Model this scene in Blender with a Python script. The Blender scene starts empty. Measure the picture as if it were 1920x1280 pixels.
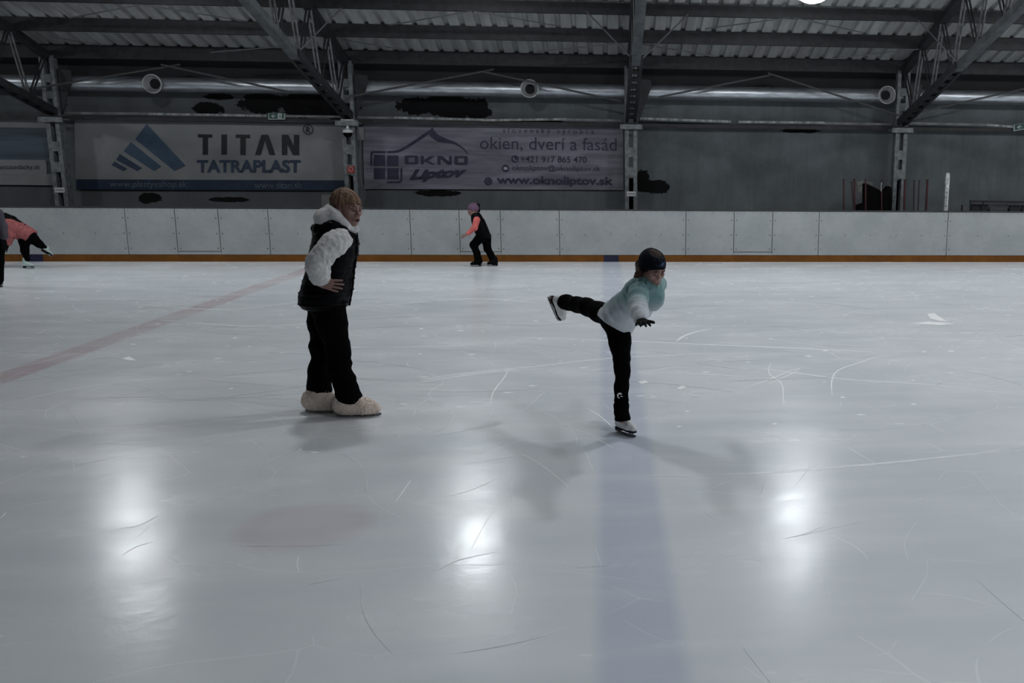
import bpy, math, random
import numpy as np
from mathutils import Vector, Matrix
random.seed(7)
SC = bpy.context.scene
COL = SC.collection

# ---------------------------------------------------------------- camera
F, CX, CY = 1778.25, 1287.63, 657.31            # focal length and optical centre, in pixels of the 1920x1280 frame
YAW, PITCH, ROLL, EYE = 0.0872234, 0.1926843, 0.0092506, 1.8735
FWD = Vector((math.sin(YAW)*math.cos(PITCH), math.cos(YAW)*math.cos(PITCH), -math.sin(PITCH)))
_r0 = Vector((math.cos(YAW), -math.sin(YAW), 0)); _u0 = _r0.cross(FWD)
RGT = _r0*math.cos(ROLL) + _u0*math.sin(ROLL)
UPV = _u0*math.cos(ROLL) - _r0*math.sin(ROLL)
cam = bpy.data.cameras.new('camera')
cam.sensor_width = 36.0; cam.lens = F/1920*36.0
cam.shift_x = (960-CX)/1920; cam.shift_y = (CY-640)/1920
cam.clip_end = 200
camo = bpy.data.objects.new('camera', cam); COL.objects.link(camo)
camo.matrix_world = Matrix(((RGT.x, UPV.x, -FWD.x, 0), (RGT.y, UPV.y, -FWD.y, 0), (RGT.z, UPV.z, -FWD.z, EYE), (0, 0, 0, 1)))
SC.camera = camo

# ---------------------------------------------------------------- world, exposure (the lamps are in their own builder)
w = bpy.data.worlds.new('world'); SC.world = w; w.use_nodes = True
w.node_tree.nodes['Background'].inputs[0].default_value = (0.5, 0.6, 0.75, 1)
w.node_tree.nodes['Background'].inputs[1].default_value = 0.02
SC.view_settings.view_transform = 'Standard'; SC.view_settings.look = 'None'
SC.view_settings.gamma = 1.0; SC.view_settings.use_curve_mapping = False
SC.view_settings.exposure = 0.0
SC.cycles.max_bounces = 5; SC.cycles.diffuse_bounces = 3; SC.cycles.glossy_bounces = 3; SC.cycles.transparent_max_bounces = 6
SC.cycles.use_adaptive_sampling = True; SC.cycles.adaptive_threshold = 0.02
SC.cycles.caustics_reflective = False; SC.cycles.caustics_refractive = False
LAMP_POWER = 104.0                               # emission of a lamp lens

def ray(x, y):
    return RGT*((x-CX)/F) - UPV*((y-CY)/F) + FWD
def at(x, y, Y):                                 # point seen at pixel x,y that stands on the upright plane at depth Y
    d = ray(x, y); return d*(Y/d.y) + Vector((0, 0, EYE))
def ground(x, y, Z=0.0):                         # point seen at pixel x,y that lies at height Z
    d = ray(x, y); return d*((Z-EYE)/d.z) + Vector((0, 0, EYE))

# ---------------------------------------------------------------- object helpers
def link(name, me, parent=None):
    o = bpy.data.objects.new(name, me); COL.objects.link(o)
    if parent is not None: o.parent = parent
    return o
def tag(o, label=None, cat=None, group=None, kind=None):
    if label: o['label'] = label
    if cat: o['category'] = cat
    if group: o['group'] = group
    if kind: o['kind'] = kind
    return o
def empty(name, loc, label, cat, group=None):
    o = bpy.data.objects.new(name, None); COL.objects.link(o)
    o.location = loc; o.empty_display_size = .1
    return tag(o, label, cat, group)

class MB:
    """collects boxes, tubes and prisms in world coordinates for ONE mesh object"""
    def __init__(s): s.v = []; s.f = []; s.mi = []
    def add(s, v, f, mi=0):
        b = len(s.v); s.v += [tuple(p) for p in v]; s.f += [tuple(i+b for i in q) for q in f]; s.mi += [mi]*len(f); return s
    def box(s, a, b, mi=0):
        x0, y0, z0 = a; x1, y1, z1 = b
        v = [(x0,y0,z0),(x1,y0,z0),(x1,y1,z0),(x0,y1,z0),(x0,y0,z1),(x1,y0,z1),(x1,y1,z1),(x0,y1,z1)]
        return s.add(v, [(0,3,2,1),(4,5,6,7),(0,1,5,4),(1,2,6,5),(2,3,7,6),(3,0,4,7)], mi)
    def beam(s, p, q, w, h, up=(0,0,1), mi=0):   # rectangular bar from p to q
        p = Vector(p); q = Vector(q); d = (q-p).normalized(); u = Vector(up); sx = d.cross(u).normalized(); u = sx.cross(d).normalized()
        v = []
        for c in (p, q):
            for a, b in ((-1,-1),(1,-1),(1,1),(-1,1)): v.append(c+sx*(a*w/2)+u*(b*h/2))
        return s.add(v, [(0,3,2,1),(4,5,6,7),(0,1,5,4),(1,2,6,5),(2,3,7,6),(3,0,4,7)], mi)
    def tube(s, pts, r, n=10, mi=0, cap=True):
        pts = [Vector(p) for p in pts]; rs = r if isinstance(r, (list, tuple)) else [r]*len(pts); rings = []
        prev = None
        for i, p in enumerate(pts):
            d = (pts[min(i+1, len(pts)-1)]-pts[max(i-1, 0)]).normalized()
            a = prev if prev is not None else (Vector((0,0,1)) if abs(d.z) < .9 else Vector((1,0,0)))
            sx = d.cross(a).normalized(); u = sx.cross(d).normalized(); prev = u
            rings.append([p+(sx*math.cos(t)+u*math.sin(t))*rs[i] for t in [2*math.pi*k/n for k in range(n)]])
        v = [q for rg in rings for q in rg]; f = []
        for i in range(len(pts)-1):
            for k in range(n):
                f.append((i*n+k, i*n+(k+1)%n, (i+1)*n+(k+1)%n, (i+1)*n+k))
        if cap: f.append(tuple(range(n-1, -1, -1))); f.append(tuple(range((len(pts)-1)*n, len(pts)*n)))
        return s.add(v, f, mi)
    def lathe(s, c, axis, prof, n=32, mi=0):     # prof: (radius, distance along the axis)
        c = Vector(c); d = Vector(axis).normalized(); a = Vector((0,0,1)) if abs(d.z) < .9 else Vector((1,0,0))
        sx = d.cross(a).normalized(); u = sx.cross(d).normalized(); v = []; f = []
        for r, t in prof:
            for k in range(n):
                an = 2*math.pi*k/n; v.append(c+d*t+(sx*math.cos(an)+u*math.sin(an))*r)
        for i in range(len(prof)-1):
            for k in range(n): f.append((i*n+k, i*n+(k+1)%n, (i+1)*n+(k+1)%n, (i+1)*n+k))
        return s.add(v, f, mi)
    def prism(s, poly, d, mi=0):                 # poly: world points of the front face; d: extrusion vector
        n = len(poly); d = Vector(d); v = [Vector(p) for p in poly]+[Vector(p)+d for p in poly]
        f = [tuple(range(n)), tuple(range(2*n-1, n-1, -1))]+[(i, i+n, (i+1)%n+n, (i+1)%n) for i in range(n)]
        return s.add(v, f, mi)
    def build(s, name, mats, parent=None, smooth=False, origin=None):
        me = bpy.data.meshes.new(name)
        o_ = Vector((0,0,0))
        if parent is not None: o_ = Vector(parent_world(parent))
        elif origin is not None: o_ = Vector(origin)
        me.from_pydata([tuple(Vector(p)-o_) for p in s.v], [], s.f); me.validate()
        for m in (mats if isinstance(mats, (list, tuple)) else [mats]): me.materials.append(m)
        if len(s.mi) == len(me.polygons): me.polygons.foreach_set('material_index', s.mi)
        if smooth:
            me.polygons.foreach_set('use_smooth', [True]*len(me.polygons))
            if smooth != 'all': me.set_sharp_from_angle(angle=math.radians(40))
        import bmesh
        bm = bmesh.new(); bm.from_mesh(me); bmesh.ops.recalc_face_normals(bm, faces=bm.faces[:]); bm.to_mesh(me); bm.free()
        o = link(name, me, parent)
        if parent is None: o.location = o_
        return o
def parent_world(p):
    v = Vector((0,0,0))
    while p is not None: v += p.location; p = p.parent
    return v

# ---------------------------------------------------------------- materials
class NT:
    def __init__(s, m): s.t = m.node_tree
    def n(s, ty, **kw):
        o = s.t.nodes.new(ty)
        for k, v in kw.items(): setattr(o, k, v)
        return o
    def put(s, sock, v):
        if hasattr(v, 'is_output'): s.t.links.new(v, sock)
        else: sock.default_value = v
    def m(s, op, a, b=0.0, c=0.0):
        o = s.n('ShaderNodeMath', operation=op)
        for i, v in enumerate((a, b, c)): s.put(o.inputs[i], v)
        return o.outputs[0]
    def ss(s, v, a, b, x=0.0, y=1.0):
        o = s.n('ShaderNodeMapRange', interpolation_type='SMOOTHSTEP')
        for i, q in enumerate((v, a, b, x, y)): s.put(o.inputs[i], q)
        return o.outputs[0]
    def mix(s, f, a, b):
        o = s.n('ShaderNodeMix', data_type='RGBA')
        s.put(o.inputs[0], f); s.put(o.inputs[6], a if not isinstance(a, tuple) else (*a[:3], 1)); s.put(o.inputs[7], b if not isinstance(b, tuple) else (*b[:3], 1))
        return o.outputs[2]
    def noise(s, scale, detail=3.0, rough=.55, vec=None, dist=0.0):
        o = s.n('ShaderNodeTexNoise'); o.inputs['Scale'].default_value = scale; o.inputs['Detail'].default_value = detail
        o.inputs['Roughness'].default_value = rough; o.inputs['Distortion'].default_value = dist
        if vec is not None: s.t.links.new(vec, o.inputs['Vector'])
        return o.outputs[0]
    def pos(s): return s.n('ShaderNodeNewGeometry').outputs['Position']
    def map(s, vec, sc=(1,1,1), rot=(0,0,0), loc=(0,0,0)):
        o = s.n('ShaderNodeMapping'); s.t.links.new(vec, o.inputs[0])
        o.inputs[1].default_value = loc; o.inputs[2].default_value = rot; o.inputs[3].default_value = sc
        return o.outputs[0]
    def xyz(s, vec):
        o = s.n('ShaderNodeSeparateXYZ'); s.t.links.new(vec, o.inputs[0]); return o.outputs
    def bump(s, h, strength, dist=.01):
        o = s.n('ShaderNodeBump'); o.inputs['Strength'].default_value = strength; o.inputs['Distance'].default_value = dist
        s.t.links.new(h, o.inputs['Height']); return o.outputs[0]
def base_mat(name):
    m = bpy.data.materials.new(name); m.use_nodes = True
    return m, NT(m), m.node_tree.nodes['Principled BSDF']
def obj_vec(t): return t.n('ShaderNodeTexCoord').outputs['Object']
def mat(name, col, rough=.6, metal=0.0, var=.12, scale=6.0, bump=0.0, bscale=60.0, spec=.4, col2=None, vec=None, sheen=0.0):
    m, t, b = base_mat(name)
    v = obj_vec(t)
    if vec: v = t.map(v, sc=vec)
    n = t.noise(scale, 5.0, .6, v)
    c2 = col2 if col2 else tuple(max(0, c*(1-2*var)) for c in col)
    c1 = col if col2 else tuple(min(1, c*(1+var)) for c in col)
    t.put(b.inputs['Base Color'], t.mix(t.ss(n, .3, .7), c2, c1))
    b.inputs['Roughness'].default_value = rough; b.inputs['Metallic'].default_value = metal
    b.inputs['Specular IOR Level'].default_value = spec
    if sheen: b.inputs['Sheen Weight'].default_value = sheen
    if bump: t.put(b.inputs['Normal'], t.bump(t.noise(bscale, 4.0, .6, v), bump))
    return m
def emit(name, col, strength):
    m, t, b = base_mat(name)
    b.inputs['Base Color'].default_value = (*col, 1); b.inputs['Emission Color'].default_value = (*col, 1); b.inputs['Emission Strength'].default_value = strength
    return m

# ---------------------------------------------------------------- lettering
def text_mesh(name, s, corners, material, parent, bold=0.0, shear=0.0, gap=1.0, depth=.003):
    """s set so that its outline fills the quad corners = (bottom left, bottom right, top right, top left)"""
    cu = bpy.data.curves.new(name, 'FONT'); cu.body = s; cu.size = 1; cu.offset = bold; cu.shear = shear; cu.space_character = gap; cu.resolution_u = 4
    tmp = bpy.data.objects.new('tmp', cu); COL.objects.link(tmp)
    dg = bpy.context.evaluated_depsgraph_get(); me = bpy.data.meshes.new_from_object(tmp.evaluated_get(dg))
    bpy.data.objects.remove(tmp)
    co = np.zeros(len(me.vertices)*3); me.vertices.foreach_get('co', co); co = co.reshape(-1, 3)
    lo = co.min(0); hi = co.max(0); u = (co[:, 0]-lo[0])/(hi[0]-lo[0]); v = (co[:, 1]-lo[1])/(hi[1]-lo[1])
    faces = [tuple(p.vertices) for p in me.polygons]; bpy.data.meshes.remove(me)
    c = [np.array(q) for q in corners]
    P = (c[0][None]*((1-u)*(1-v))[:, None]+c[1][None]*(u*(1-v))[:, None]+c[2][None]*(u*v)[:, None]+c[3][None]*((1-u)*v)[:, None])
    mb = MB(); mb.add(P, faces); mb.v = [(x, y-depth, z) for x, y, z in mb.v]
    return mb.build(name, material, parent)
def pxq(x0, x1, yb, yt, Y, x0t=None, x1t=None):  # quad at depth Y
    return (at(x0, yb, Y), at(x1, yb, Y), at(x1 if x1t is None else x1t, yt, Y), at(x0 if x0t is None else x0t, yt, Y))
# ================================================================ THE SETTING
YB = 18.74                                       # face of the boards
YC = 20.34                                       # columns
YW = 20.80                                       # far wall

# ---- ice: the sheet, its painted lines and spot, and the marks skates cut into it
def ice_material():
    m, t, b = base_mat('ice')
    p = t.pos(); X, Y, Z = t.xyz(p)
    def stripe(c, hw, soft): return t.ss(t.m('ABSOLUTE', t.m('SUBTRACT', X, c)), hw-soft, hw+soft, 1.0, 0.0)
    big = t.noise(.35, 4.0, .6, p); mid = t.noise(1.3, 3.0, .6, t.map(p, sc=(.6, 1.4, 1)))
    col = t.mix(t.ss(big, .3, .7), (.69, .745, .775), (.79, .825, .86))
    col = t.mix(t.ss(mid, .25, .85, 0.0, .6), col, (.84, .86, .89))
    wear = t.noise(1.2, 3.0, .55, t.map(p, sc=(.45, 2.6, 1)))
    fade = t.ss(t.noise(.9, 3.0, .6, p), .25, .7, .45, 1.0)
    col = t.mix(t.m('MULTIPLY', stripe(.13, .17, .045), .5), col, (.46, .52, .68))
    col = t.mix(t.m('MULTIPLY', t.m('MULTIPLY', stripe(-5.25, .15, .03), .70), fade), col, (.55, .38, .40))
    col = t.mix(t.m('MULTIPLY', stripe(-10.63, .17, .04), .5), col, (.46, .52, .68))
    dx = t.m('SUBTRACT', X, -1.585); dy = t.m('SUBTRACT', Y, 4.87)
    r = t.m('SQRT', t.m('ADD', t.m('MULTIPLY', dx, dx), t.m('MULTIPLY', dy, dy)))
    col = t.mix(t.m('MULTIPLY', t.ss(r, .28, .40, .42, 0.0), fade), col, (.60, .46, .53))
    # frosty worn patches and hair-fine scratches
    col = t.mix(t.ss(wear, .42, .95, 0.0, .6), col, (.93, .94, .96))
    rough = t.ss(mid, .3, .75, .21, .29)
    scr = None
    for sc_, rot, th in ((.35, .3, .0014), (.6, 1.2, .002), (.9, 2.2, .0028)):
        vo = t.n('ShaderNodeTexVoronoi', feature='DISTANCE_TO_EDGE'); vo.inputs['Scale'].default_value = sc_
        wob = t.n('ShaderNodeVectorMath', operation='ADD'); t.t.links.new(t.map(p, rot=(0, 0, rot), loc=(sc_*7, rot*3, 0)), wob.inputs[0])
        nn = t.n('ShaderNodeTexNoise'); nn.inputs['Scale'].default_value = .6; nn.inputs['Detail'].default_value = 1.0; t.t.links.new(p, nn.inputs['Vector']); t.t.links.new(nn.outputs[1], wob.inputs[1])
        t.t.links.new(wob.outputs[0], vo.inputs['Vector'])
        line = t.ss(vo.outputs['Distance'], 0.0, th, 1.0, 0.0)
        line = t.m('MULTIPLY', line, t.ss(t.noise(.8+.3*sc_, 2.0, .5, p), .48, .68))
        scr = line if scr is None else t.m('MAXIMUM', scr, line)
    col = t.mix(t.m('MULTIPLY', scr, .22), col, (.95, .96, .97))
    t.put(b.inputs['Base Color'], col)
    t.put(b.inputs['Roughness'], t.m('ADD', rough, t.m('MULTIPLY', scr, .2)))
    b.inputs['IOR'].default_value = 1.5; b.inputs['Specular IOR Level'].default_value = .5
    h = t.m('ADD', t.m('MULTIPLY', t.noise(9.0, 4.0, .6, p), .35), t.m('MULTIPLY', scr, .12))
    h = t.m('ADD', h, t.m('MULTIPLY', t.noise(3.0, 3.0, .5, t.map(p, sc=(1, 1, 1))), .5))
    t.put(b.inputs['Normal'], t.bump(h, .16, .02))
    return m
ICE = ice_material()
m, t, b = base_mat('shaved ice'); b.inputs['Base Color'].default_value = (.97, .98, .99, 1); b.inputs['Roughness'].default_value = .45
FROST = m
m, t, b = base_mat('faint skate mark'); b.inputs['Base Color'].default_value = (.95, .97, .98, 1); b.inputs['Roughness'].default_value = .55
t.put(b.inputs['Base Color'], t.mix(t.ss(t.noise(7.0, 4.0, .7, t.pos()), .35, .7), (.76, .80, .835), (.91, .93, .95))); b.inputs['Roughness'].default_value = .3; FAINT = m

mb = MB(); mb.box((-26, -2.8, -.06), (26, YB+.02, 0.0))
ZM = [0.0006]
def ribbon(pts, wid, mi):
    """a groove of raised, shaved ice following pts over the sheet"""
    pts = [Vector((q[0], q[1], 0)) for q in pts]; L = []; R = []; n = len(pts); ZM[0] += .000004; z = ZM[0]
    for i, q in enumerate(pts):
        d = (pts[min(i+1, n-1)]-pts[max(i-1, 0)]); d = d.normalized() if d.length > 0 else Vector((1, 0, 0))
        s = Vector((-d.y, d.x, 0)); k = wid/2*(math.sin(math.pi*(i+.35)/(n-.3)))**.5
        L.append((q.x+s.x*k, q.y+s.y*k, z)); R.append((q.x-s.x*k, q.y-s.y*k, z))
    mb.add(L+R, [(i, i+1, n+i+1, n+i) for i in range(n-1)], mi)
def curve(pts, sub=8):
    out = []; P = [Vector((q[0], q[1], 0)) for q in pts]
    for i in range(len(P)-1):
        a = P[max(i-1, 0)]; b_ = P[i]; c = P[i+1]; d = P[min(i+2, len(P)-1)]
        for k in range(sub):
            s = k/sub; out.append(.5*((2*b_)+(c-a)*s+(2*a-5*b_+4*c-d)*s*s+(3*b_-a-3*c+d)*s**3))
    out.append(P[-1]); return out
LONG = [  # marks one can follow in the photograph: pixel polyline, width in metres, 1 = bright / 2 = faint
    ([(1180,893),(1400,888),(1600,874),(1760,858),(1919,838)], .035, 2), ([(1400,888),(1650,868),(1919,842)], .012, 1),
    ([(790,712),(860,701),(1000,687),(1140,672),(1300,664),(1420,661)], .022, 1), ([(780,718),(900,700),(1010,692)], .06, 2),
    ([(960,632),(1190,640),(1330,646),(1480,652),(1640,660)], .03, 1), ([(1560,740),(1560,712),(1572,694),(1610,680),(1650,668),(1720,662)], .011, 2),
    ([(20,756),(90,738),(180,722),(260,713),(350,709),(560,702)], .014, 1), ([(1268,640),(1282,630),(1305,622),(1335,616)], .03, 1),
    ([(1590,838),(1612,852),(1640,868)], .008, 1), ([(965,845),(1000,862),(1040,890),(1066,914)], .008, 1),
    ([(742,940),(755,922),(770,900)], .008, 1), ([(1250,698),(1330,702),(1400,706)], .02, 1),
    ([(1390,728),(1440,712),(1490,692),(1520,690)], .009, 2), ([(1420,690),(1500,700),(1600,712),(1730,720),(1900,738)], .02, 2),
    ([(1440,720),(1480,702),(1500,690)], .007, 1), ([(1445,680),(1442,700),(1466,720),(1468,760)], .007, 2),
    ([(920,760),(925,735),(945,708),(955,690)], .010, 2), ([(640,850),(560,842),(500,870),(495,892)], .012, 2), ([(640,850),(670,866),(685,890),(690,930)], .012, 2),
    ([(140,885),(135,850),(160,836),(200,830),(260,835)], .01, 2), ([(192,800),(245,795),(300,792)], .008, 1), ([(500,770),(575,760)], .006, 1),
    ([(1320,960),(1345,975)], .01, 2), ([(1100,765),(1125,780),(1150,802)], .01, 2), ([(1040,790),(1110,818),(1150,840)], .012, 2),
    ([(1210,700),(1250,690),(1300,688)], .012, 2), ([(600,652),(780,650),(900,646)], .02, 2), ([(300,600),(480,612),(600,604)], .03, 2),
    ([(250,570),(420,580),(560,566)], .03, 2), ([(960,900),(958,960),(950,1000)], .006, 2), ([(1500,1005),(1560,990),(1620,978)], .008, 2),
    ([(1470,1010),(1510,1000),(1545,985)], .006, 1), ([(838,930),(880,920),(925,900)], .006, 1), ([(820,1070),(860,1050),(930,1035)], .006, 1),
    ([(230,1040),(255,1025),(290,1015)], .006, 1), ([(225,990),(260,985),(300,965)], .006, 1), ([(0,972),(12,960)], .008, 1),
    ([(560,1075),(557,1055),(560,1042)], .006, 1), ([(1780,780),(1700,800),(1560,806)], .012, 2), ([(1650,560),(1780,552),(1919,556)], .05, 2),
    ([(1270,520),(1450,530),(1640,524)], .06, 2), ([(330,540),(500,530),(560,528)], .06, 2), ([(690,575),(880,560),(1010,568)], .04, 2)]
for pl, wd, mi in LONG: ribbon(curve([ground(*q) for q in pl]), wd*(1.0 if pl[0][1] > 820 else 1.25), mi if pl[0][1] > 770 or wd > .045 else 1)
for pl in ([(1738,588),(1752,587),(1762,594),(1776,603),(1760,602),(1745,598)], [(1712,606),(1740,603),(1790,607),(1760,610)], [(228,672),(242,668),(256,676),(240,676)],
           [(1268,728),(1280,722),(1288,726),(1276,731)], [(1196,716),(1210,713),(1216,718),(1202,720)]):
    mb.add([(*ground(*q)[:2], .0008+.0006*i) for i, q in enumerate(pl)], [tuple(range(len(pl)))], 1)
rs = random.Random(11)
for i in range(300):
    near = rs.random() < .13
    y = rs.uniform(2.2, 8) if near else rs.uniform(7.5, 18); x = rs.uniform(-.62, .48)*(y+1.5)
    a = rs.gauss(0, .5) if not near else rs.uniform(-1.6, 1.6); ln = rs.uniform(.25, 1.6)*(1 if not near else .45); k = rs.gauss(0, .5)
    pts = []
    for s_ in range(9):
        pts.append((x, y)); x += math.cos(a)*ln/8; y += math.sin(a)*ln/8; a += k*ln/8
        if y > 18.5: break
    if len(pts) > 3: ribbon(pts, rs.uniform(.002, .005) if near else rs.uniform(.004, .014), 1 if rs.random() < (.04 if near else .22) else 2)
for i in range(150):                             # flecks of shaved ice
    y = rs.uniform(6, 17); x = rs.uniform(-.6, .46)*(y+1); l = rs.uniform(.02, .11); h_ = rs.uniform(.008, .03)
    mb.add([(x, y, .0005), (x+l*.5, y-h_, .0005), (x+l, y+h_*.2, .0008), (x+l*.4, y+h_, .003)], [(0, 1, 2, 3)], 1)
tag(mb.build('floor', [ICE, FROST, FAINT]), kind='structure')

CONC = mat('grey concrete', (.16, .16, .165), .85, bump=.2)
mb = MB(); mb.box((-26, YB+.02, -.06), (26, YW+.3, 0.0)); mb.box((-26, -5.4, -.06), (26, -2.8, 0.0)); tag(mb.build('floor', CONC), kind='structure')

# ---- far wall: grey-blue paint below, darker colour above the duct, black flaked patches
def wall_material():
    m, t, b = base_mat('painted far wall')
    p = t.pos(); X, Y, Z = t.xyz(p)
    n1 = t.noise(1.1, 6.0, .65, p); n2 = t.noise(3.6, 7.0, .75, p)
    col = t.mix(t.ss(n1, .3, .72), (.09, .102, .108), (.135, .152, .161))
    col = t.mix(t.ss(X, -7.0, 1.5, .55, 0.0), col, (.066, .066, .07))  # weaker lamplight on the left painted into the wall colour
    def blob(cx, cz, rx, rz, j=.85):
        ex = t.m('DIVIDE', t.m('SUBTRACT', X, cx), rx); ez = t.m('DIVIDE', t.m('SUBTRACT', Z, cz), rz)
        d = t.m('ADD', t.m('MULTIPLY', ex, ex), t.m('MULTIPLY', ez, ez))
        d = t.m('ADD', d, t.m('MULTIPLY', t.m('SUBTRACT', n2, .5), j*4))
        return t.ss(d, .92, 1.08, 1.0, 0.0)
    mask = None
    for px, py, hw, hh in ((412,181,26,6), (392,204,30,12), (498,194,52,20), (580,196,75,25), (640,204,34,24), (780,200,38,16), (850,200,66,24), (890,208,30,14), (1232,350,26,13), (1205,340,14,20), (1500,245,40,4), (1010,229,60,4), (280,372,22,10), (820,362,40,6), (430,374,40,5)):
        c = at(px, py, YW); q = at(px+hw, py, YW); k = at(px, py-hh, YW)
        bl = blob(c.x, c.z, q.x-c.x, k.z-c.z); mask = bl if mask is None else t.m('MAXIMUM', mask, bl)
    
    drip = t.ss(t.noise(3.0, 5.0, .7, t.map(p, sc=(3, 1, .25))), .45, .75, 0.0, .3)
    col = t.mix(drip, col, (.06, .064, .068))
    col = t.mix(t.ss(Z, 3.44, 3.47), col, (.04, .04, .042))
    col = t.mix(mask, col, (.006, .006, .0065))
    t.put(b.inputs['Base Color'], col); b.inputs['Roughness'].default_value = .85; b.inputs['Specular IOR Level'].default_value = .12
    t.put(b.inputs['Normal'], t.bump(n2, .25, .01))
    return m
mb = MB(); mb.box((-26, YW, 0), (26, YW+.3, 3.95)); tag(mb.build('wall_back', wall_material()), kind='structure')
DWALL = mat('dark wall sheet', (.10, .105, .11), .8)
mb = MB(); mb.box((-26.3, -5.4, 0), (-26, YW+.3, 8.2)); tag(mb.build('wall_left', DWALL), kind='structure')
mb = MB(); mb.box((26, -5.4, 0), (26.3, YW+.3, 8.2)); tag(mb.build('wall_right', DWALL), kind='structure')
mb = MB(); mb.box((-26, -5.7, 0), (26, -5.4, 4.0)); tag(mb.build('wall_front', DWALL), kind='structure')

# ---- roof of trapezoid sheet: rises from the eaves at the far wall to a ridge over the middle, falls behind the camera
def roof_material():
    m, t, b = base_mat('roof sheet')
    p = t.pos()
    st = t.noise(2.2, 5.0, .6, t.map(p, sc=(3.0, .35, .35))); n = t.noise(.8, 4.0, .6, p)
    col = t.mix(t.ss(st, .35, .7), (.25, .25, .245), (.40, .40, .39)); col = t.mix(t.ss(n, .35, .7, 0.0, .4), col, (.36, .40, .40))
    t.put(b.inputs['Base Color'], col); b.inputs['Roughness'].default_value = .55
    return m
def roof_z(Y): return 4.10+.315*(20.3-Y)
RIDGE = 6.25
prof = [(0, 0), (.19, 0), (.215, .06), (.275, .06)]
v = []; f = []; nx = 0
Ys = [21.2, RIDGE, -5.9]; Zs = [roof_z(21.2), roof_z(RIDGE), roof_z(2*RIDGE+5.9)]
xs = []
x = -26.0
while x < 26: xs += [(x+a, h) for a, h in prof]; x += .30
nx = len(xs)
for Y_, Z_ in zip(Ys, Zs): v += [(a, Y_, Z_+h) for a, h in xs]
for j in range(2): f += [(j*nx+i, j*nx+i+1, (j+1)*nx+i+1, (j+1)*nx+i) for i in range(nx-1)]
b0 = len(v)
for Y_, Z_ in zip(Ys, Zs): v += [(-26.3, Y_, Z_+.12), (26.3, Y_, Z_+.12)]     # outer skin closes the roof
f += [(b0, b0+1, b0+3, b0+2), (b0+2, b0+3, b0+5, b0+4)]
mb = MB(); mb.add(v, f); tag(mb.build('ceiling', roof_material()), kind='structure')

# ---- ledge along the wall above the banners
LEDGE = mat('dark steel ledge', (.04, .04, .042), .6, spec=.2)
zr = 2.72
mb = MB(); mb.box((-26, YW-.16, zr-.05), (26, YW, zr+.01)); mb.box((-26, YW-.18, zr-.06), (26, YW-.165, zr+.02)); tag(mb.build('trim_1', LEDGE), kind='structure')
# ================================================================ STEELWORK
STEEL = mat('galvanised column steel', (.16, .175, .183), .6, .2, var=.22, scale=9, bump=.1)
DSTEEL = mat('dark painted steel', (.021, .0225, .025), .6, .1, var=.2, scale=7)
MSTEEL = mat('grey chord steel', (.085, .095, .102), .5, .25, var=.2, scale=7)
BRIGHT = mat('worn bright angle iron', (.12, .122, .125), .4, .5, var=.2, scale=12)
BLACK = mat('black rubber', (.003, .003, .0032), .85, spec=.08)
WHITE = mat('white enamel', (.55, .56, .56), .4)
COLX = [at(x, y, YC).x for x, y in ((104, 235), (655, 245), (1183, 246), (1688, 250))]
ordinal = ['far left column at the photo edge, left of the blue-and-white banner', 'column between the two large banners, above the short-haired woman', 'column right of the purple banner, above the girl in turquoise', 'column among the dark red poles at right']
cname = ['with a pale plate near its foot, left of the blue-and-white banner', 'carrying a dome camera, between the two large banners', 'just right of the purple window-maker banner', 'standing among the dark red poles at right']
for i, X in enumerate(COLX):
    c = empty('steel_column', (X, YC, 0), 'grey perforated steel column '+cname[i], 'column', 'steel columns along the far wall')
    for s in (-1, 1):
        MB().box((X+s*.088-.04, YC-.10, 0), (X+s*.088+.04, YC+.10, 2.64)).build('channel', STEEL, c)
    MB().box((X-.05, YC+.06, 0), (X+.05, YC+.085, 1.6)).build('slot_shade', BLACK, c)  # black strip paints the shadow inside the column slots
    for z0, z1 in ((2.04, 2.23), (1.63, 1.83), (.5, .7)):
        MB().box((X-.075, YC-.108, z0), (X+.075, YC-.085, z1)).build('batten_plate', STEEL, c)
    MB().box((X-.23, YC-.17, 2.64), (X+.23, YC+.12, 2.675)).box((X-.23, YC-.172, 2.60), (X+.23, YC-.15, 2.70)).build('cap_plate', STEEL, c)
    if i in (0, 2):
        q = MB().box((X-.095, YC-.118, 1.23), (X+.095, YC-.108, 1.33)).build('label_plate', WHITE, c)
        MB().box((X-.085, YC-.121, 1.275), (X+.085, YC-.117, 1.285)).build('printed_line', DSTEEL, q)

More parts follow.
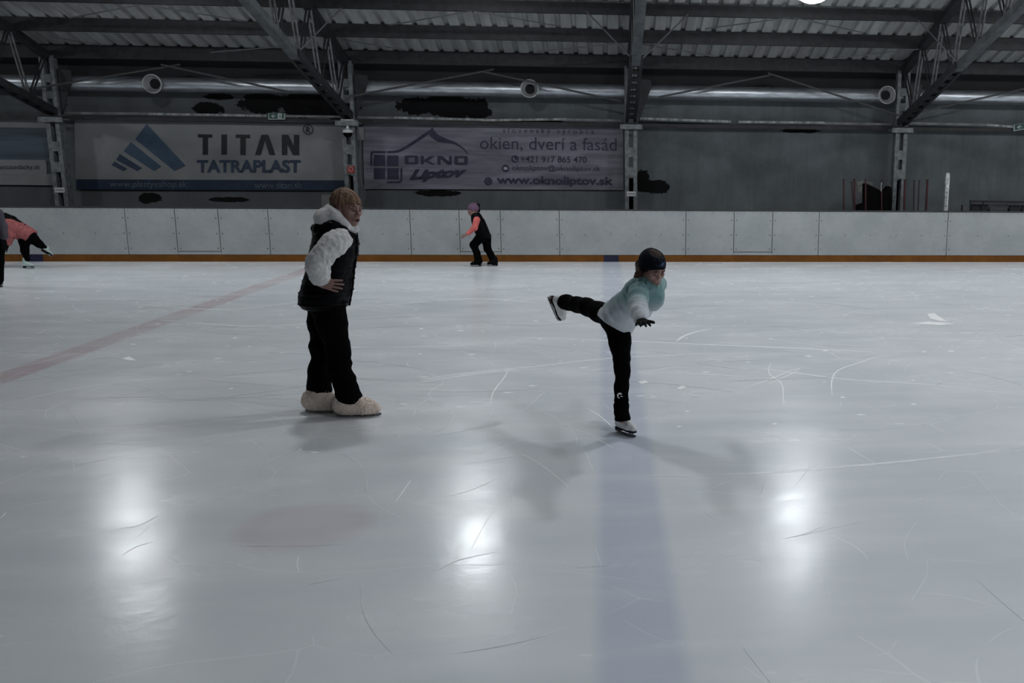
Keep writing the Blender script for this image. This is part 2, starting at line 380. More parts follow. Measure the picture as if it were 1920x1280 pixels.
def ztop(Y): return 3.87+.315*(20.3-Y)
def zbot(Y): return 2.80+.262*(20.3-Y)
tname = ['at the left photo edge', 'above the short-haired woman, sloping up to the left', 'seen end-on above the girl in turquoise', 'at upper right, sloping up to the right']
for i, X in enumerate(COLX):
    tr = empty('roof_truss', (X, YC, 2.7), 'dark steel roof truss '+tname[i], 'truss', 'roof trusses')
    Ye = 6.5
    MB().beam((X, 20.3, ztop(20.3)), (X, Ye, ztop(Ye)), .16, .12).build('top_chord', DSTEEL, tr)
    mb = MB()                                    # lower chord: twin channel with battens near the wall, square tube further in
    for s in (-1, 1): mb.beam((X+s*.085, 20.42, zbot(20.42)), (X+s*.085, 17.0, zbot(17.0)), .06, .12)
    for k in range(9):
        Yk = 20.1-k*.36; mb.beam((X, Yk, zbot(Yk)-.04), (X, Yk-.19, zbot(Yk-.19)-.04), .13, .02)
    mb.build('bottom_chord', DSTEEL, tr)
    MB().beam((X, 17.15, zbot(17.15)), (X, Ye, zbot(Ye)), .15, .13).build('chord_tube', MSTEEL, tr)
    k = 0
    Yt = 20.25; Yb_ = 19.55
    while Yb_ > Ye+1:
        for s in (-.035, .035):
            pass
        MB().tube([(X-.03, Yt, ztop(Yt)), (X-.03, Yb_, zbot(Yb_))], .018, 6).tube([(X+.03, Yt, ztop(Yt)), (X+.03, Yb_, zbot(Yb_))], .018, 6).build('web_strut', DSTEEL, tr)
        Yt -= 1.09
        MB().tube([(X-.03, Yt, ztop(Yt)), (X-.03, Yb_, zbot(Yb_))], .02, 6).tube([(X+.03, Yt, ztop(Yt)), (X+.03, Yb_, zbot(Yb_))], .02, 6).build('web_strut', BRIGHT, tr)
        Yb_ -= 1.09
    for s in (-1, 1):
        MB().beam((X+s*.095, YC, 2.72), (X+s*.095, YC, ztop(YC)+.02), .075, .16, up=(0, 1, 0)).build('end_post', STEEL if i != 2 else MSTEEL, tr)
    for z_ in (3.05, 3.36): MB().box((X-.06, YC-.09, z_), (X+.06, YC-.07, z_+.16)).build('post_plate', MSTEEL, tr)
    MB().prism([(X+.15, YC-.02, 2.74), (X+.16, YC-.02, 2.74), (X+.42, YC-.02, 3.45), (X+.42, YC-.02, 3.6), (X+.15, YC-.02, 3.62)], (0, .02, 0)).build('gusset', DSTEEL, tr)
    MB().box((X-.13, YC-.12, 2.675), (X+.13, YC+.1, 2.73)).build('base_shoe', WHITE if i == 1 else DSTEEL, tr)

for k, (Y_, z0, z1) in enumerate(((20.32, 3.83, 4.085), (19.2, 4.20, 4.435), (18.1, 4.55, 4.75), (17.0, 4.88, 5.09), (15.9, 5.21, 5.44), (14.8, 5.55, 5.78))):
    lb = ['lowest dark purlin, along the eaves above the duct', 'second dark purlin up from the eaves', 'third dark purlin up from the eaves', 'fourth dark purlin up, along the top edge of the photo', 'fifth dark purlin up from the eaves', 'sixth dark purlin up from the eaves'][k]
    mb = MB(); mb.box((-24, Y_-.008, z0), (24, Y_+.008, z1)); mb.box((-24, Y_, z0), (24, Y_+.07, z0+.012)); mb.box((-24, Y_, z1-.012), (24, Y_+.07, z1))
    tag(mb.build('roof_purlin', DSTEEL, origin=(0, Y_, z0)), lb, 'purlin', 'roof purlins')

ROD = mat('tie rod steel', (.12, .125, .13), .45, .4)
LROD = mat('pale tie rod', (.07, .072, .074), .5, .2)
def rod(a, b, r, m_, lb, grp):
    o = MB().tube([a, b], r, 8).build('tie_rod', m_, origin=a); tag(o, lb, 'tie rod', grp)
Yr = 20.12
for x0, y0, x1, y1, lb in ((25,172,338,121,'left bay, rising right from the edge'), (302,121,545,173,'left bay, falling right to the woman’s truss'), (655,181,926,130,'middle bay, rising right from the woman’s truss'),
                            (905,134,1165,190,'middle bay, falling right to the end-on truss'), (1235,182,1447,140,'right bay, rising right from the end-on truss'), (1440,137,1695,219,'right bay, falling right to the last truss'),
                            (1715,212,1921,166,'far right corner, rising right out of the photo')):
    rod(at(x0, y0, Yr-(.09 if y1 > y0 else 0)), at(x1, y1, Yr-(.11 if y1 > y0 else .02)), .02, LROD, 'pale tie rod before the duct, '+lb, 'pale tie rods before the duct')
for x0, y0, x1, y1, lb in ((130,34,262,9,'left bay, left half of a shallow peak'), (266,9,462,40,'left bay, right half of a shallow peak'), (730,47,885,21,'middle bay, left half of a shallow peak'), (889,21,1052,50,'middle bay, right half of a shallow peak'),
                            (1322,54,1482,33,'right bay, left half of a shallow peak'), (1488,33,1622,62,'right bay, right half of a shallow peak')):
    rod(at(x0, y0, 18.6 if y1 < y0 else 17.6), at(x1, y1, 17.6 if y1 < y0 else 18.6), .011, ROD, 'thin dark roof rod, '+lb, 'thin roof rods')
for x0, y0, x1, y1, lb in ((95,70,190,84,'left bay beside the edge truss'), (395,98,545,86,'left bay, reaching the woman’s truss'), (640,74,760,94,'middle bay beside the woman’s truss'), (1000,98,1178,80,'middle bay, reaching the end-on truss'), (1206,83,1340,106,'right bay beside the end-on truss'), (1560,110,1722,92,'right bay, reaching the last truss')):
    rod(at(x0, y0, 19.4), at(x1, y1, 19.15), .012, ROD, 'thin dark rod under the second purlin, '+lb, 'thin roof rods')
for x0, y0, Ya, x1, y1, Yc_, lb in ((553,104,17.1,640,15,17.9,'right side of the truss above the woman'), (1190,115,17.2,1098,20,17.9,'left side of the end-on truss'), (1199,115,17.2,1290,27,17.9,'right side of the end-on truss'), (1803,126,17.05,1722,38,17.9,'left side of the last truss')):
    rod(at(x0, y0, Ya), at(x1, y1, Yc_), .013, ROD, 'slanting knee brace rod on the '+lb, 'knee brace rods')

# ---- lamps
LENS = emit('lamp lens', (.93, .97, 1.0), LAMP_POWER*1.15)
LENS2 = emit('strong lamp lens', (.97, .98, 1.0), LAMP_POWER*1.75); LENS4 = emit('dim lamp lens', (.9, .95, 1.0), LAMP_POWER*.92); LENS3 = emit('weak lamp lens', (.95, .97, 1.0), LAMP_POWER*1.3)
HOUS = mat('lamp housing', (.35, .36, .37), .5, .4)
def make_lamp(loc):
    o = empty('high_bay_lamp', loc, 'lamp', 'lamp', 'high bay lamps under the roof')
    x, y, z = loc
    MB().lathe(loc, (0, 0, 1), [(.30, -.05), (.31, -.05), (.27, .06), (.14, .16), (.12, .30), (.0, .31)], 28).build('housing', HOUS, o, smooth=True)
    MB().lathe(loc, (0, 0, -1), [(.0, .135), (.08, .13), (.15, .11), (.21, .075), (.25, .03), (.265, -.02), (.262, -.03)], 28).build('lens', LENS, o, smooth=True)
    MB().tube([(x, y, z+.3), (x, y, roof_z(max(y, 2*RIDGE-y))-.02)], .012, 8).build('hanger', DSTEEL, o)
    return o
lamp0 = make_lamp((3.4, 16.0, 4.62))
lamp0['label'] = 'bright round lamp glaring at the top edge of the photo, right of centre'
OUT = 'round high bay lamp hanging under the roof beyond the photo edge'
for row, Y_ in enumerate((16.0, 9.5, 3.0, -3.5)):
    for k in range(-4, 4):
        X = 3.4+5.7*k
        if (row == 0 and k == 0) or (row == 1 and k < -1) or (row == 2 and k < 0) or (row == 3 and k < 0): continue
        o = lamp0.copy(); COL.objects.link(o); o.location = (X, Y_, 6.5 if row in (1, 2) else 4.68)
        for ch in lamp0.children:
            d = ch.copy(); COL.objects.link(d); d.parent = o
            if ch.name.startswith('lens') and row in (1, 2):
                d.data = ch.data.copy(); d.data.materials[0] = (LENS2 if k >= 0 else LENS3) if row == 1 else LENS4
        o['label'] = OUT if not (row == 0 and k == -1) else 'round lamp just above the top edge of the photo, left of centre'

# ---- ventilation duct with nozzles
DUCT = mat('galvanised duct', (.50, .53, .57), .40, .85, var=.15, scale=5, vec=(.6, 4, 4))
NOZ = mat('grey nozzle', (.34, .35, .35), .5, .2)
DARKHOLE = mat('duct inside', (.008, .008, .009), .9)
YD = 20.52; zd = at(900, 168, YD).z
d0 = empty('ventilation_duct', (0, YD, zd), 'round galvanised ventilation duct running along the top of the far wall', 'duct')
MB().tube([(-15, YD, zd), (13, YD, zd)], .145, 28).build('pipe', DUCT, d0, smooth=True)
for px in (240, 540, 700, 760, 1010, 1022, 1029, 1440, 1250, 1840):
    x = at(px, 168, YD).x; MB().tube([(x-.015, YD, zd), (x+.015, YD, zd)], .152, 28).build('joint_band', DUCT, d0, smooth=True)
for px, py in ((286,157),(993,166),(1663,178)):
    c = at(px, py, 20.15); ax = Vector((0, -1, -.12)); c0 = Vector((c.x, 20.40, zd+.0))
    ax = (c-c0); L = ax.length
    nz = MB().lathe(c0, ax, [(.11, -.03), (.12, L*.4), (.165, L*.92), (.185, L), (.185, L+.02), (.165, L+.025), (.15, L*.85), (.095, L*.55)], 32).build('nozzle', NOZ, d0, smooth=True)
    MB().lathe(c0, ax, [(.0, L*.6), (.097, L*.6), (.097, L*.5)], 24).build('throat', DARKHOLE, nz)

# ---- cable trays on the ledge
TRAY = mat('pale cable tray', (.27, .28, .28), .5, .1, var=.35, scale=2.5, vec=(3, 1, 1))
TRAY2 = mat('dull cable tray', (.15, .155, .16), .55, .1, var=.2, scale=3)
for x0, y0, x1, y1, m_, lb in ((110,212,280,213,TRAY2,'behind the left column, dull end of the left bay'), (280,213.5,500,217,TRAY,'above the blue-and-white banner, left of the exit sign'), (535,217.5,640,219,TRAY2,'right of the green exit sign'), (668,220,740,221,TRAY2,'left end of the purple banner'), (740,220.5,905,224.5,TRAY,'above the logo on the purple banner'), (905,225.5,1060,223.5,TRAY,'above the small text of the purple banner'),
                               (1060,224,1165,226,TRAY2,'left of the third column'), (1200,222,1370,228,TRAY,'right of the third column'), (1385,228.5,1545,230,TRAY,'middle of the bare right wall'), (1545,231,1670,233,TRAY2,'left of the fourth column'), (1700,231,1850,234,TRAY2,'right of the fourth column'), (1850,234,1902,238,TRAY,'beside the exit sign at the right edge')):
    a = at(x0, y0, YW-.2); b_ = at(x1, y1, YW-.2)
    o = MB().beam(a, b_, .05, .045).build('cable_tray', m_, origin=a); tag(o, ('pale' if m_ is TRAY else 'dull')+' cable tray on the ledge, '+lb, 'cable tray', 'cable trays on the ledge')

# ---- exit signs
GREEN = mat('dark green sign face', (.02, .075, .055), .4)
SIGNW = mat('sign white', (.42, .45, .44), .5)
def exit_sign(x0, x1, y0, y1, Y, tilt, label):
    a, b_, c, d = at(x0, y1+tilt, Y), at(x1, y1, Y), at(x1, y0, Y), at(x0, y0+tilt, Y)
    o = empty('exit_sign', (a+b_)/2, label, 'sign', 'green exit signs')
    MB().prism([a, b_, c, d], (0, .05, 0)).build('housing', SIGNW, o)
    def q(u, v): return a*(1-u)*(1-v)+b_*u*(1-v)+c*u*v+d*(1-u)*v-Vector((0, .004, 0))
    MB().prism([q(.05, .12), q(.95, .12), q(.95, .97), q(.05, .97)], (0, .006, 0)).build('face', GREEN, o)
    def sh(pl, nm, mt): MB().prism([q(*k)-Vector((0, .003, 0)) for k in pl], (0, .004, 0)).build(nm, mt, o)
    sh([(.16,.52),(.32,.80),(.37,.74),(.28,.58),(.45,.58),(.45,.47),(.28,.47),(.37,.30),(.32,.24)], 'arrow', SIGNW)
    sh([(.58,.15),(.82,.15),(.82,.9),(.58,.9)], 'doorway', SIGNW)
    MB().prism([q(*k)-Vector((0, .007, 0)) for k in ((.66,.3),(.70,.42),(.67,.6),(.70,.72),(.74,.72),(.73,.56),(.78,.5),(.74,.42),(.77,.28),(.72,.36))], (0, .004, 0)).build('running_figure', GREEN, o)
exit_sign(503, 534, 212, 224, YW-.24, 0, 'green exit sign with white arrow on the ledge above the blue-and-white banner')
exit_sign(1901, 1934, 228, 240, YW-.24, 6, 'green exit sign tilted on the ledge at the right photo edge')

# ---- dome camera, hose sign on the second column
X = COLX[1]
cc = at(652, 244, YC-.16)
o = empty('dome_camera', cc, 'white and black dome camera on the column between the banners', 'camera')
MB().lathe((cc.x, YC-.17, cc.z), (0, 0, 1), [(.0, .06), (.03, .06), (.035, .03), (.1, .0), (.1, -.05), (.0, -.05)], 20).build('mount', WHITE, o, smooth=True)
MB().lathe((cc.x, YC-.17, cc.z-.05), (0, 0, -1), [(.09, 0), (.085, .04), (.06, .075), (.03, .09), (0, .095)], 20).build('dome', BLACK, o, smooth=True)
MB().box((cc.x-.02, YC-.17, cc.z+.03), (cc.x+.02, YC-.08, cc.z+.09)).build('bracket', WHITE, o)
RED = mat('red sign', (.30, .035, .03), .5)
a = at(651.5, 324, YC-.125); c = at(664, 311, YC-.125)
o = empty('hose_sign', (a+c)/2, 'small red fire hose sign on the column above the woman’s head', 'sign')
MB().box((a.x, YC-.125, a.z), (c.x, YC-.105, c.z)).build('plate', RED, o)
mb = MB(); w_ = c.x-a.x; h_ = c.z-a.z
mb.tube([(a.x+w_*(.5+.28*math.cos(t_)), YC-.128, a.z+h_*(.55+.3*math.sin(t_))) for t_ in [-.9+.5*k for k in range(11)]]+[(a.x+w_*.62, YC-.128, a.z+h_*.15)], .006, 6)
mb.build('hose_symbol', SIGNW, o)
CAB = mat('grey cable', (.10, .10, .11), .6)
pts = [at(x, y, YC-.06) for x, y in ((671,236),(676,262),(676,330),(678,345),(684,355),(684,372),(676,390))]
tag(MB().tube(pts, .008, 6).build('cable', CAB, origin=pts[0]), 'thin dark cable hanging beside the column above the woman', 'cable')
BOXM = mat('grey junction box', (.17, .175, .18), .6)
a = at(670, 262, YC); c = at(681, 238, YC)
tag(MB().box((a.x, YC+.0, a.z), (c.x, YC+.12, c.z)).build('junction_box', BOXM, origin=a), 'small grey junction box right of the camera column', 'box')

# ================================================================ BANNERS
YN = YW-.05
def banner_mat(name, c1, c2, sc=(1, 1, 1), rot=0.0, scale=1.5):
    m, t, b = base_mat(name); p = t.pos()
    n = t.noise(scale, 5.0, .6, t.map(p, sc=sc, rot=(0, rot, 0))); n2 = t.noise(9.0, 5.0, .7, p)
    col = t.mix(t.ss(n, .35, .68), c1, c2); col = t.mix(t.ss(n2, .62, .8, 0.0, .5), col, tuple(k*.6 for k in c1))
    t.put(b.inputs['Base Color'], col); b.inputs['Roughness'].default_value = .5; return m
BWHITE = banner_mat('dirty white banner vinyl', (.165, .17, .175), (.205, .21, .215))
BPURP = banner_mat('streaked purple banner vinyl', (.105, .105, .13), (.20, .20, .24), (.6, 1, 5.0), -.45, 1.2)
BDARK = banner_mat('dark blue banner vinyl', (.03, .045, .065), (.06, .085, .115), (.3, 1, 4))
INK = mat('black print', (.012, .012, .014), .5); NAVY = mat('navy print', (.026, .042, .075), .5); BLUE = mat('blue print', (.042, .075, .115), .5, col2=(.032, .058, .095)); LBLUE = mat('pale blue print', (.17, .22, .29), .5)
STRIPE = mat('blue banner stripe', (.013, .026, .052), .5); INDIGO = mat('indigo print', (.028, .026, .055), .5); LTXT = mat('pale print', (.10, .115, .14), .5); GHOST = mat('pale outline print', (.36, .37, .42), .5)
def banner(name, px, material, label):
    c = [at(x, y, YN) for x, y in px]
    o = empty(name, (c[0]+c[1])/2, label, 'banner', 'sponsor banners on the far wall')
    n = 24; mb = MB(); v = []
    for j in range(2):
        for i in range(n+1):
            u = i/n; lo = c[0].lerp(c[1], u); hi = c[3].lerp(c[2], u); q = lo.lerp(hi, j); v.append((q.x, q.y+.004*math.sin(u*19+j), q.z))
    v2 = [(x, y+.012, z) for x, y, z in v]; k = len(v)
    f = [(i, i+1, n+2+i, n+1+i) for i in range(n)]+[(k+i+1, k+i, k+n+1+i, k+n+2+i) for i in range(n)]
    f += [(i+1, i, k+i, k+i+1) for i in range(n)]+[(n+1+i, n+2+i, k+n+2+i, k+n+1+i) for i in range(n)]+[(0, n+1, k+n+1, k), (n, k+n, k+2*n+1, 2*n+1)]
    mb.add(v, f); mb.build('sheet', material, o, smooth=True)
    return o
YT = YN-.008
def poly(px, nm, mt, par, dy=0.0, th=.003): return MB().prism([at(x, y, YT-dy) for x, y in px], (0, th, 0)).build(nm, mt, par)

# -- TITAN
B1 = banner('sponsor_banner', [(142.5,355),(647,357),(645,233),(139,225)], BWHITE, 'white and blue sponsor banner with striped triangle logo, left of the short-haired woman')
poly([(142.3,336),(142.6,355),(647,357),(646.5,338)], 'stripe', STRIPE, B1)
tri = lambda pts, mt: poly(pts, 'logo_bar', mt, B1, .003)
tri([(275,232),(253.5,261),(327,320),(347,310)], BLUE)
tri([(245.5,266),(232,283.5),(288,320),(302,312)], BLUE)
tri([(224.5,288.5),(218,299.5),(257,320.5),(266,315)], NAVY)
tri([(214.5,302.5),(209.5,309),(231,320.5),(238.5,316)], NAVY)
def letters(pls, par, mt, nm='lettering'):
    mb = MB()
    for pl in pls: mb.prism([at(x, y, YT-.003) for x, y in pl], (0, .003, 0))
    return mb.build(nm, mt, par)
T1 = [(371,251.5),(398,252),(398,258),(390,258),(390,290),(380,290),(380,258),(371,257.5)]
I1 = [(415,252),(425.5,252),(425.5,290),(415,290)]
T2 = [(442,252),(469,252.5),(469,259),(460.5,259),(460.5,290.5),(450.5,290.5),(450.5,258.5),(442,258.5)]
A1 = [(478,290.5),(490,252.5),(503,252.5),(516,290.5),(505,290.5),(496.5,262),(488.5,290.5)]
N1 = [(528.5,252.5),(540,252.5),(551,274),(551,252.5),(561,253),(561,291),(549.5,291),(538.5,270),(538.5,290.5),(528.5,290.5)]
letters([T1, I1, T2, A1, N1], B1, INK)
text_mesh('lettering', 'TATRAPLAST', pxq(369, 564, 323.5, 299.5, YT-.003), NAVY, B1, bold=.035, gap=1.0)
text_mesh('lettering', 'www.plastyeshop.sk', pxq(206, 351, 354, 339, YT-.004), LTXT, B1)
text_mesh('lettering', 'www.titan.sk', pxq(477, 567, 353, 341, YT-.004), LTXT, B1)
mb = MB()
cR = at(577.5, 243, YT-.003); rr = (at(587.5, 243, YT).x-cR.x)
mb.lathe(cR, (0, -1, 0), [(rr*.83, .003), (rr, .003), (rr, 0), (rr*.83, 0), (rr*.83, .003)], 32); mb.build('registered_ring', INK, B1)
text_mesh('lettering', 'R', pxq(573.5, 582.5, 249.5, 237, YT-.003), INK, B1, bold=.03)

# -- OKNO Liptov
B2 = banner('sponsor_banner', [(683,354),(1169,356),(1168,239),(679.5,230)], BPURP, 'grey-purple sponsor banner with a window and mountain roofline logo, right of the short-haired woman')
S = 220/1920.0
def z6(pl): return [(680+x*S, 230+y*S) for x, y in pl]          # coordinates read from an enlarged view of the logo
def lp(pl, nm='logo_shape', mt=INDIGO, dy=.003): return poly(z6(pl), nm, mt, B2, dy)
lp([(128,705),(128,520),(135,485),(160,465),(375,465),(375,495),(185,495),(165,505),(158,530),(158,705)])
for pl in ([(182,525),(366,525),(366,705),(182,705)], [(402,532),(586,536),(586,708),(402,708)], [(186,742),(368,742),(368,920),(186,920)], [(402,742),(588,742),(588,925),(402,925)]): lp(pl)
lp([(618,742),(648,742),(648,930),(640,960),(615,985),(395,985),(395,955),(590,955),(612,940),(618,920)])
up = [(402,465),(520,458),(600,440),(700,385),(850,285),(1000,180),(1110,105),(1142,78),(1150,85),(1160,110),(1190,155),(1260,210),(1380,265),(1500,310),(1600,370),(1680,440),(1718,500),(1730,525)]
dn = [(1718,518),(1670,455),(1600,400),(1500,350),(1380,328),(1250,315),(1170,275),(1110,225),(1085,188),(1040,220),(900,310),(750,405),(650,460),(580,485),(500,495),(402,495)]
mb = MB(); pts_ = [at(x, y, YT-.003) for x, y in z6(up+dn)]
import mathutils.geometry as mg
tri_ = mg.tessellate_polygon([[Vector((p.x, p.z, 0)) for p in pts_]])
mb.add(pts_, [tuple(k) for k in tri_]); mb.build('roofline_logo', INDIGO, B2)
def ring(x0, x1, y0, y1, ix0, ix1, iy0, iy1, c=22):
    for pl in ([(x0+c,y0),(x1-c,y0),(x1,y0+c),(x1,iy0),(x0,iy0),(x0,y0+c)], [(x0,iy1),(x1,iy1),(x1,y1-c),(x1-c,y1),(x0+c,y1),(x0,y1-c)], [(x0,iy0),(ix0,iy0),(ix0,iy1),(x0,iy1)], [(ix1,iy0),(x1,iy0),(x1,iy1),(ix1,iy1)]): yield pl
mb = MB()
for pl in list(ring(685, 912, 535, 680, 750, 850, 568, 645))+list(ring(1494, 1722, 545, 690, 1560, 1658, 580, 652))+[
    [(945,540),(998,540),(1003,595),(1003,640),(1000,680),(952,680)], [(1003,608),(1100,545),(1185,543),(1075,620),(1185,686),(1130,686),(1030,640),(1003,640)],
    [(1222,540),(1268,540),(1275,600),(1275,685),(1222,685)], [(1268,540),(1300,542),(1420,640),(1420,686),(1390,686),(1275,590)], [(1412,545),(1462,545),(1462,688),(1412,688)]]:
    mb.prism([at(x, y, YT-.003) for x, y in z6(pl)], (0, .003, 0))
mb.build('lettering', INDIGO, B2)
q = [(760,985),(1700,925),(1712,720),(772,765)]; q = z6(q); text_mesh('lettering', 'Liptov', [at(x, y, YT-.003) for x, y in q], INDIGO, B2, bold=.055, shear=.35)
def bt(s, x0, x1, yb, yt, bold=0.0, gap=1.0, mt=INDIGO, sl=.012):
    text_mesh('lettering', s, [at(x0, yb, YT-.003), at(x1, yb+(x1-x0)*sl, YT-.003), at(x1, yt+(x1-x0)*sl, YT-.003), at(x0, yt, YT-.003)], mt, B2, bold=bold, gap=gap)
bt('slovenský výrobca', 943, 1114, 252, 239.5, gap=1.55)
bt('okien, dverí a fasád', 900, 1156, 283, 256)
bt('+421 917 865 470', 976, 1100, 304, 292, bold=.012)
bt('oknoliptov@oknoliptov.sk', 960, 1126, 321, 309, bold=.012)
bt('www.oknoliptov.sk', 931, 1150, 349, 329, bold=.04)
for x, y, r_ in ((965.5,298,7), (948,315.5,7), (915.5,339.5,7.5)):
    c = at(x, y, YT-.003); R_ = at(x+r_, y, YT).x-c.x
    ic = MB().lathe(c, (0, -1, 0), [(0, .003), (R_, .003), (R_, 0)], 24).build('icon', INDIGO, B2)
    if y < 300: MB().tube([(c.x-R_*.4, c.y-.005, c.z+R_*.45), (c.x-R_*.35, c.y-.005, c.z-R_*.1), (c.x+R_*.1, c.y-.005, c.z-R_*.4), (c.x+R_*.5, c.y-.005, c.z-R_*.35)], R_*.12, 6).build('handset_symbol', GHOST, ic)
    elif y < 320: MB().box((c.x-R_*.5, c.y-.006, c.z-R_*.35), (c.x+R_*.5, c.y-.003, c.z+R_*.35)).build('envelope_symbol', GHOST, ic)
    else: MB().tube([(c.x+R_*.55*math.cos(k), c.y-.005, c.z+R_*.55*math.sin(k)) for k in [.6*j for j in range(12)]], R_*.07, 5).build('globe_symbol', LTXT, ic)

# -- banner at the left edge
B3 = banner('sponsor_banner', [(-180,344),(104,347.5),(94,225),(-190,218)], BDARK, 'dark blue banner with a white address strip at the left photo edge')
poly([(-188,220),(94.5,224.5),(95,240),(-188,236)], 'pale_band', BWHITE, B3)
poly([(-180,325),(102,326),(104,347.5),(-180,344)], 'pale_band', BWHITE, B3)
poly([(-170,297),(84,300),(87,304),(88,328),(-170,326)], 'address_strip', BWHITE, B3, .004)
text_mesh('lettering', 'ancasedacky.sk', pxq(-1, 75, 320, 308.5, YT-.008), INK, B3)

# ---- pale sheet and paper notices on the wall
PAPER = mat('weathered paper', (.20, .20, .19), .8, var=.3, scale=14)
def flat(name, px, mt, label, cat, Y=YW-.012, th=.01): tag(MB().prism([at(x, y, Y) for x, y in px], (0, th, 0)).build(name, mt, origin=at(*px[0], Y)), label, cat)
flat('wall_panel', [(603,365),(633,365),(633,388),(603,388)], mat('pale wall sheet', (.17, .17, .165), .8), 'pale rectangular sheet on the wall behind the woman’s head', 'panel')
flat('notice', [(1607,340),(1622,339),(1623,361),(1608,362)], PAPER, 'torn paper notice on the wall between dark red poles', 'notice')
flat('notice', [(1624,340),(1638,342),(1636,351),(1626,348)], PAPER, 'scrap of paper on the wall above the black heap', 'notice')

# ================================================================ BOARDS
def board_mat():
    m, t, b = base_mat('white board plastic'); p = t.pos(); X, Y, Z = t.xyz(p)
    n = t.noise(1.5, 6.0, .7, p); sm = t.noise(6.0, 6.0, .75, t.map(p, sc=(1, 1, 2)))
    col = t.mix(t.ss(n, .3, .7), (.28, .30, .305), (.345, .36, .365))
    low = t.ss(t.m('ABSOLUTE', t.m('SUBTRACT', Z, .5)), .0, .35, 1.0, .25)
    col = t.mix(t.m('MULTIPLY', t.ss(sm, .5, .78, 0.0, .6), low), col, (.22, .22, .22))
    t.put(b.inputs['Base Color'], col); b.inputs['Roughness'].default_value = .45; return m
BOARD = board_mat(); KICK = mat('orange kick plastic', (.155, .060, .012), .6, spec=.12, var=.12, scale=3); KBLUE = mat('blue kick plastic', (.012, .013, .04), .5); RAIL = mat('dark cap rail', (.04, .042, .045), .5); SEAM = mat('dark board gap', (.02, .02, .022), .8); DOT = mat('bolt head', (.10, .10, .10), .5)
px_seams = [-330, -60, 238, 331, 412, 505, 770, 862, 939, 1049, 1286, 1376, 1448, 1535, 1776, 2060, 2300]
doors = {3, 7, 11}
blabel = {0: 'white board panel beyond the left photo edge', 1: 'white board panel behind the bending girl in coral, blue-marked kick strip', 2: 'narrow white board panel left of the leftmost rink gate', 3: 'white rink gate below the striped triangle logo, leftmost of three gates', 4: 'narrow white board panel right of the leftmost gate', 5: 'white board panel behind the short-haired woman', 6: 'narrow white board panel left of the child in the black vest', 7: 'white rink gate behind the child in the black vest', 8: 'narrow white board panel just right of the child in the black vest', 9: 'white board panel left of the turquoise girl’s head, blue-marked kick strip', 10: 'narrow white board panel left of the rightmost gate', 11: 'white rink gate with a dark left gap, rightmost of three gates', 12: 'narrow white board panel right of the rightmost gate', 13: 'white board panel below the dark red poles', 14: 'white board panel at the right photo edge, below the dark bench shelter', 15: 'white board panel beyond the right photo edge'}
for i in range(16):
    xa = at(px_seams[i], 440, YB).x; xb = at(px_seams[i+1], 440, YB).x; g = .006
    o = empty('rink_gate' if i in doors else 'board_panel', ((xa+xb)/2, YB, 0), blabel[i], 'gate' if i in doors else 'board', 'rink gates' if i in doors else 'dasher board panels')
    mb = MB(); zl = .20 if i in doors else .135
    mb.box((xa+g, YB, zl), (xb-g, YB+.05, .995), 0)
    xs_ = np.arange(xa+.06, xb-.03, .155)
    for x in xs_: mb.lathe((x, YB-.001, .965), (0, -1, 0), [(0, .003), (.007, .003), (.008, 0)], 8, 1)
    for x in (xa+.05, xb-.05):
        for z in (.82, .53, .25): mb.lathe((x, YB-.001, z), (0, -1, 0), [(0, .003), (.011, .003), (.012, 0)], 8, 1)
    if xb-xa > 1.2:
        for x in np.linspace(xa, xb, 6)[1:-1]: mb.lathe((x, YB-.001, .53), (0, -1, 0), [(0, .003), (.01, .003), (.011, 0)], 8, 1)
    mb.build('face_panel', [BOARD, DOT], o)
    if i in doors:
        MB().box((xa, YB+.001, .135), (xb, YB+.05, .188)).build('sill', BOARD, o)
        MB().box((xa, YB+.012, .186), (xb, YB+.03, .202)).build('bottom_gap', SEAM, o)
    MB().box((xa, YB+.02, .14), (xa+.0055, YB+.045, .99)).build('side_gap', SEAM, o)
    MB().box((xa, YB-.004, .0), (xb-.001, YB+.05, .128)).build('kick_strip', KICK, o)
    MB().box((xa, YB-.003, .995), (xb-.001, YB+.07, 1.025)).build('cap_rail', RAIL, o)
    for mx in (.13, -10.63):
        if xa < mx < xb: MB().box((mx-.145, YB-.008, 0.001), (mx+.145, YB+.0, .128)).build('blue_mark', KBLUE, o)

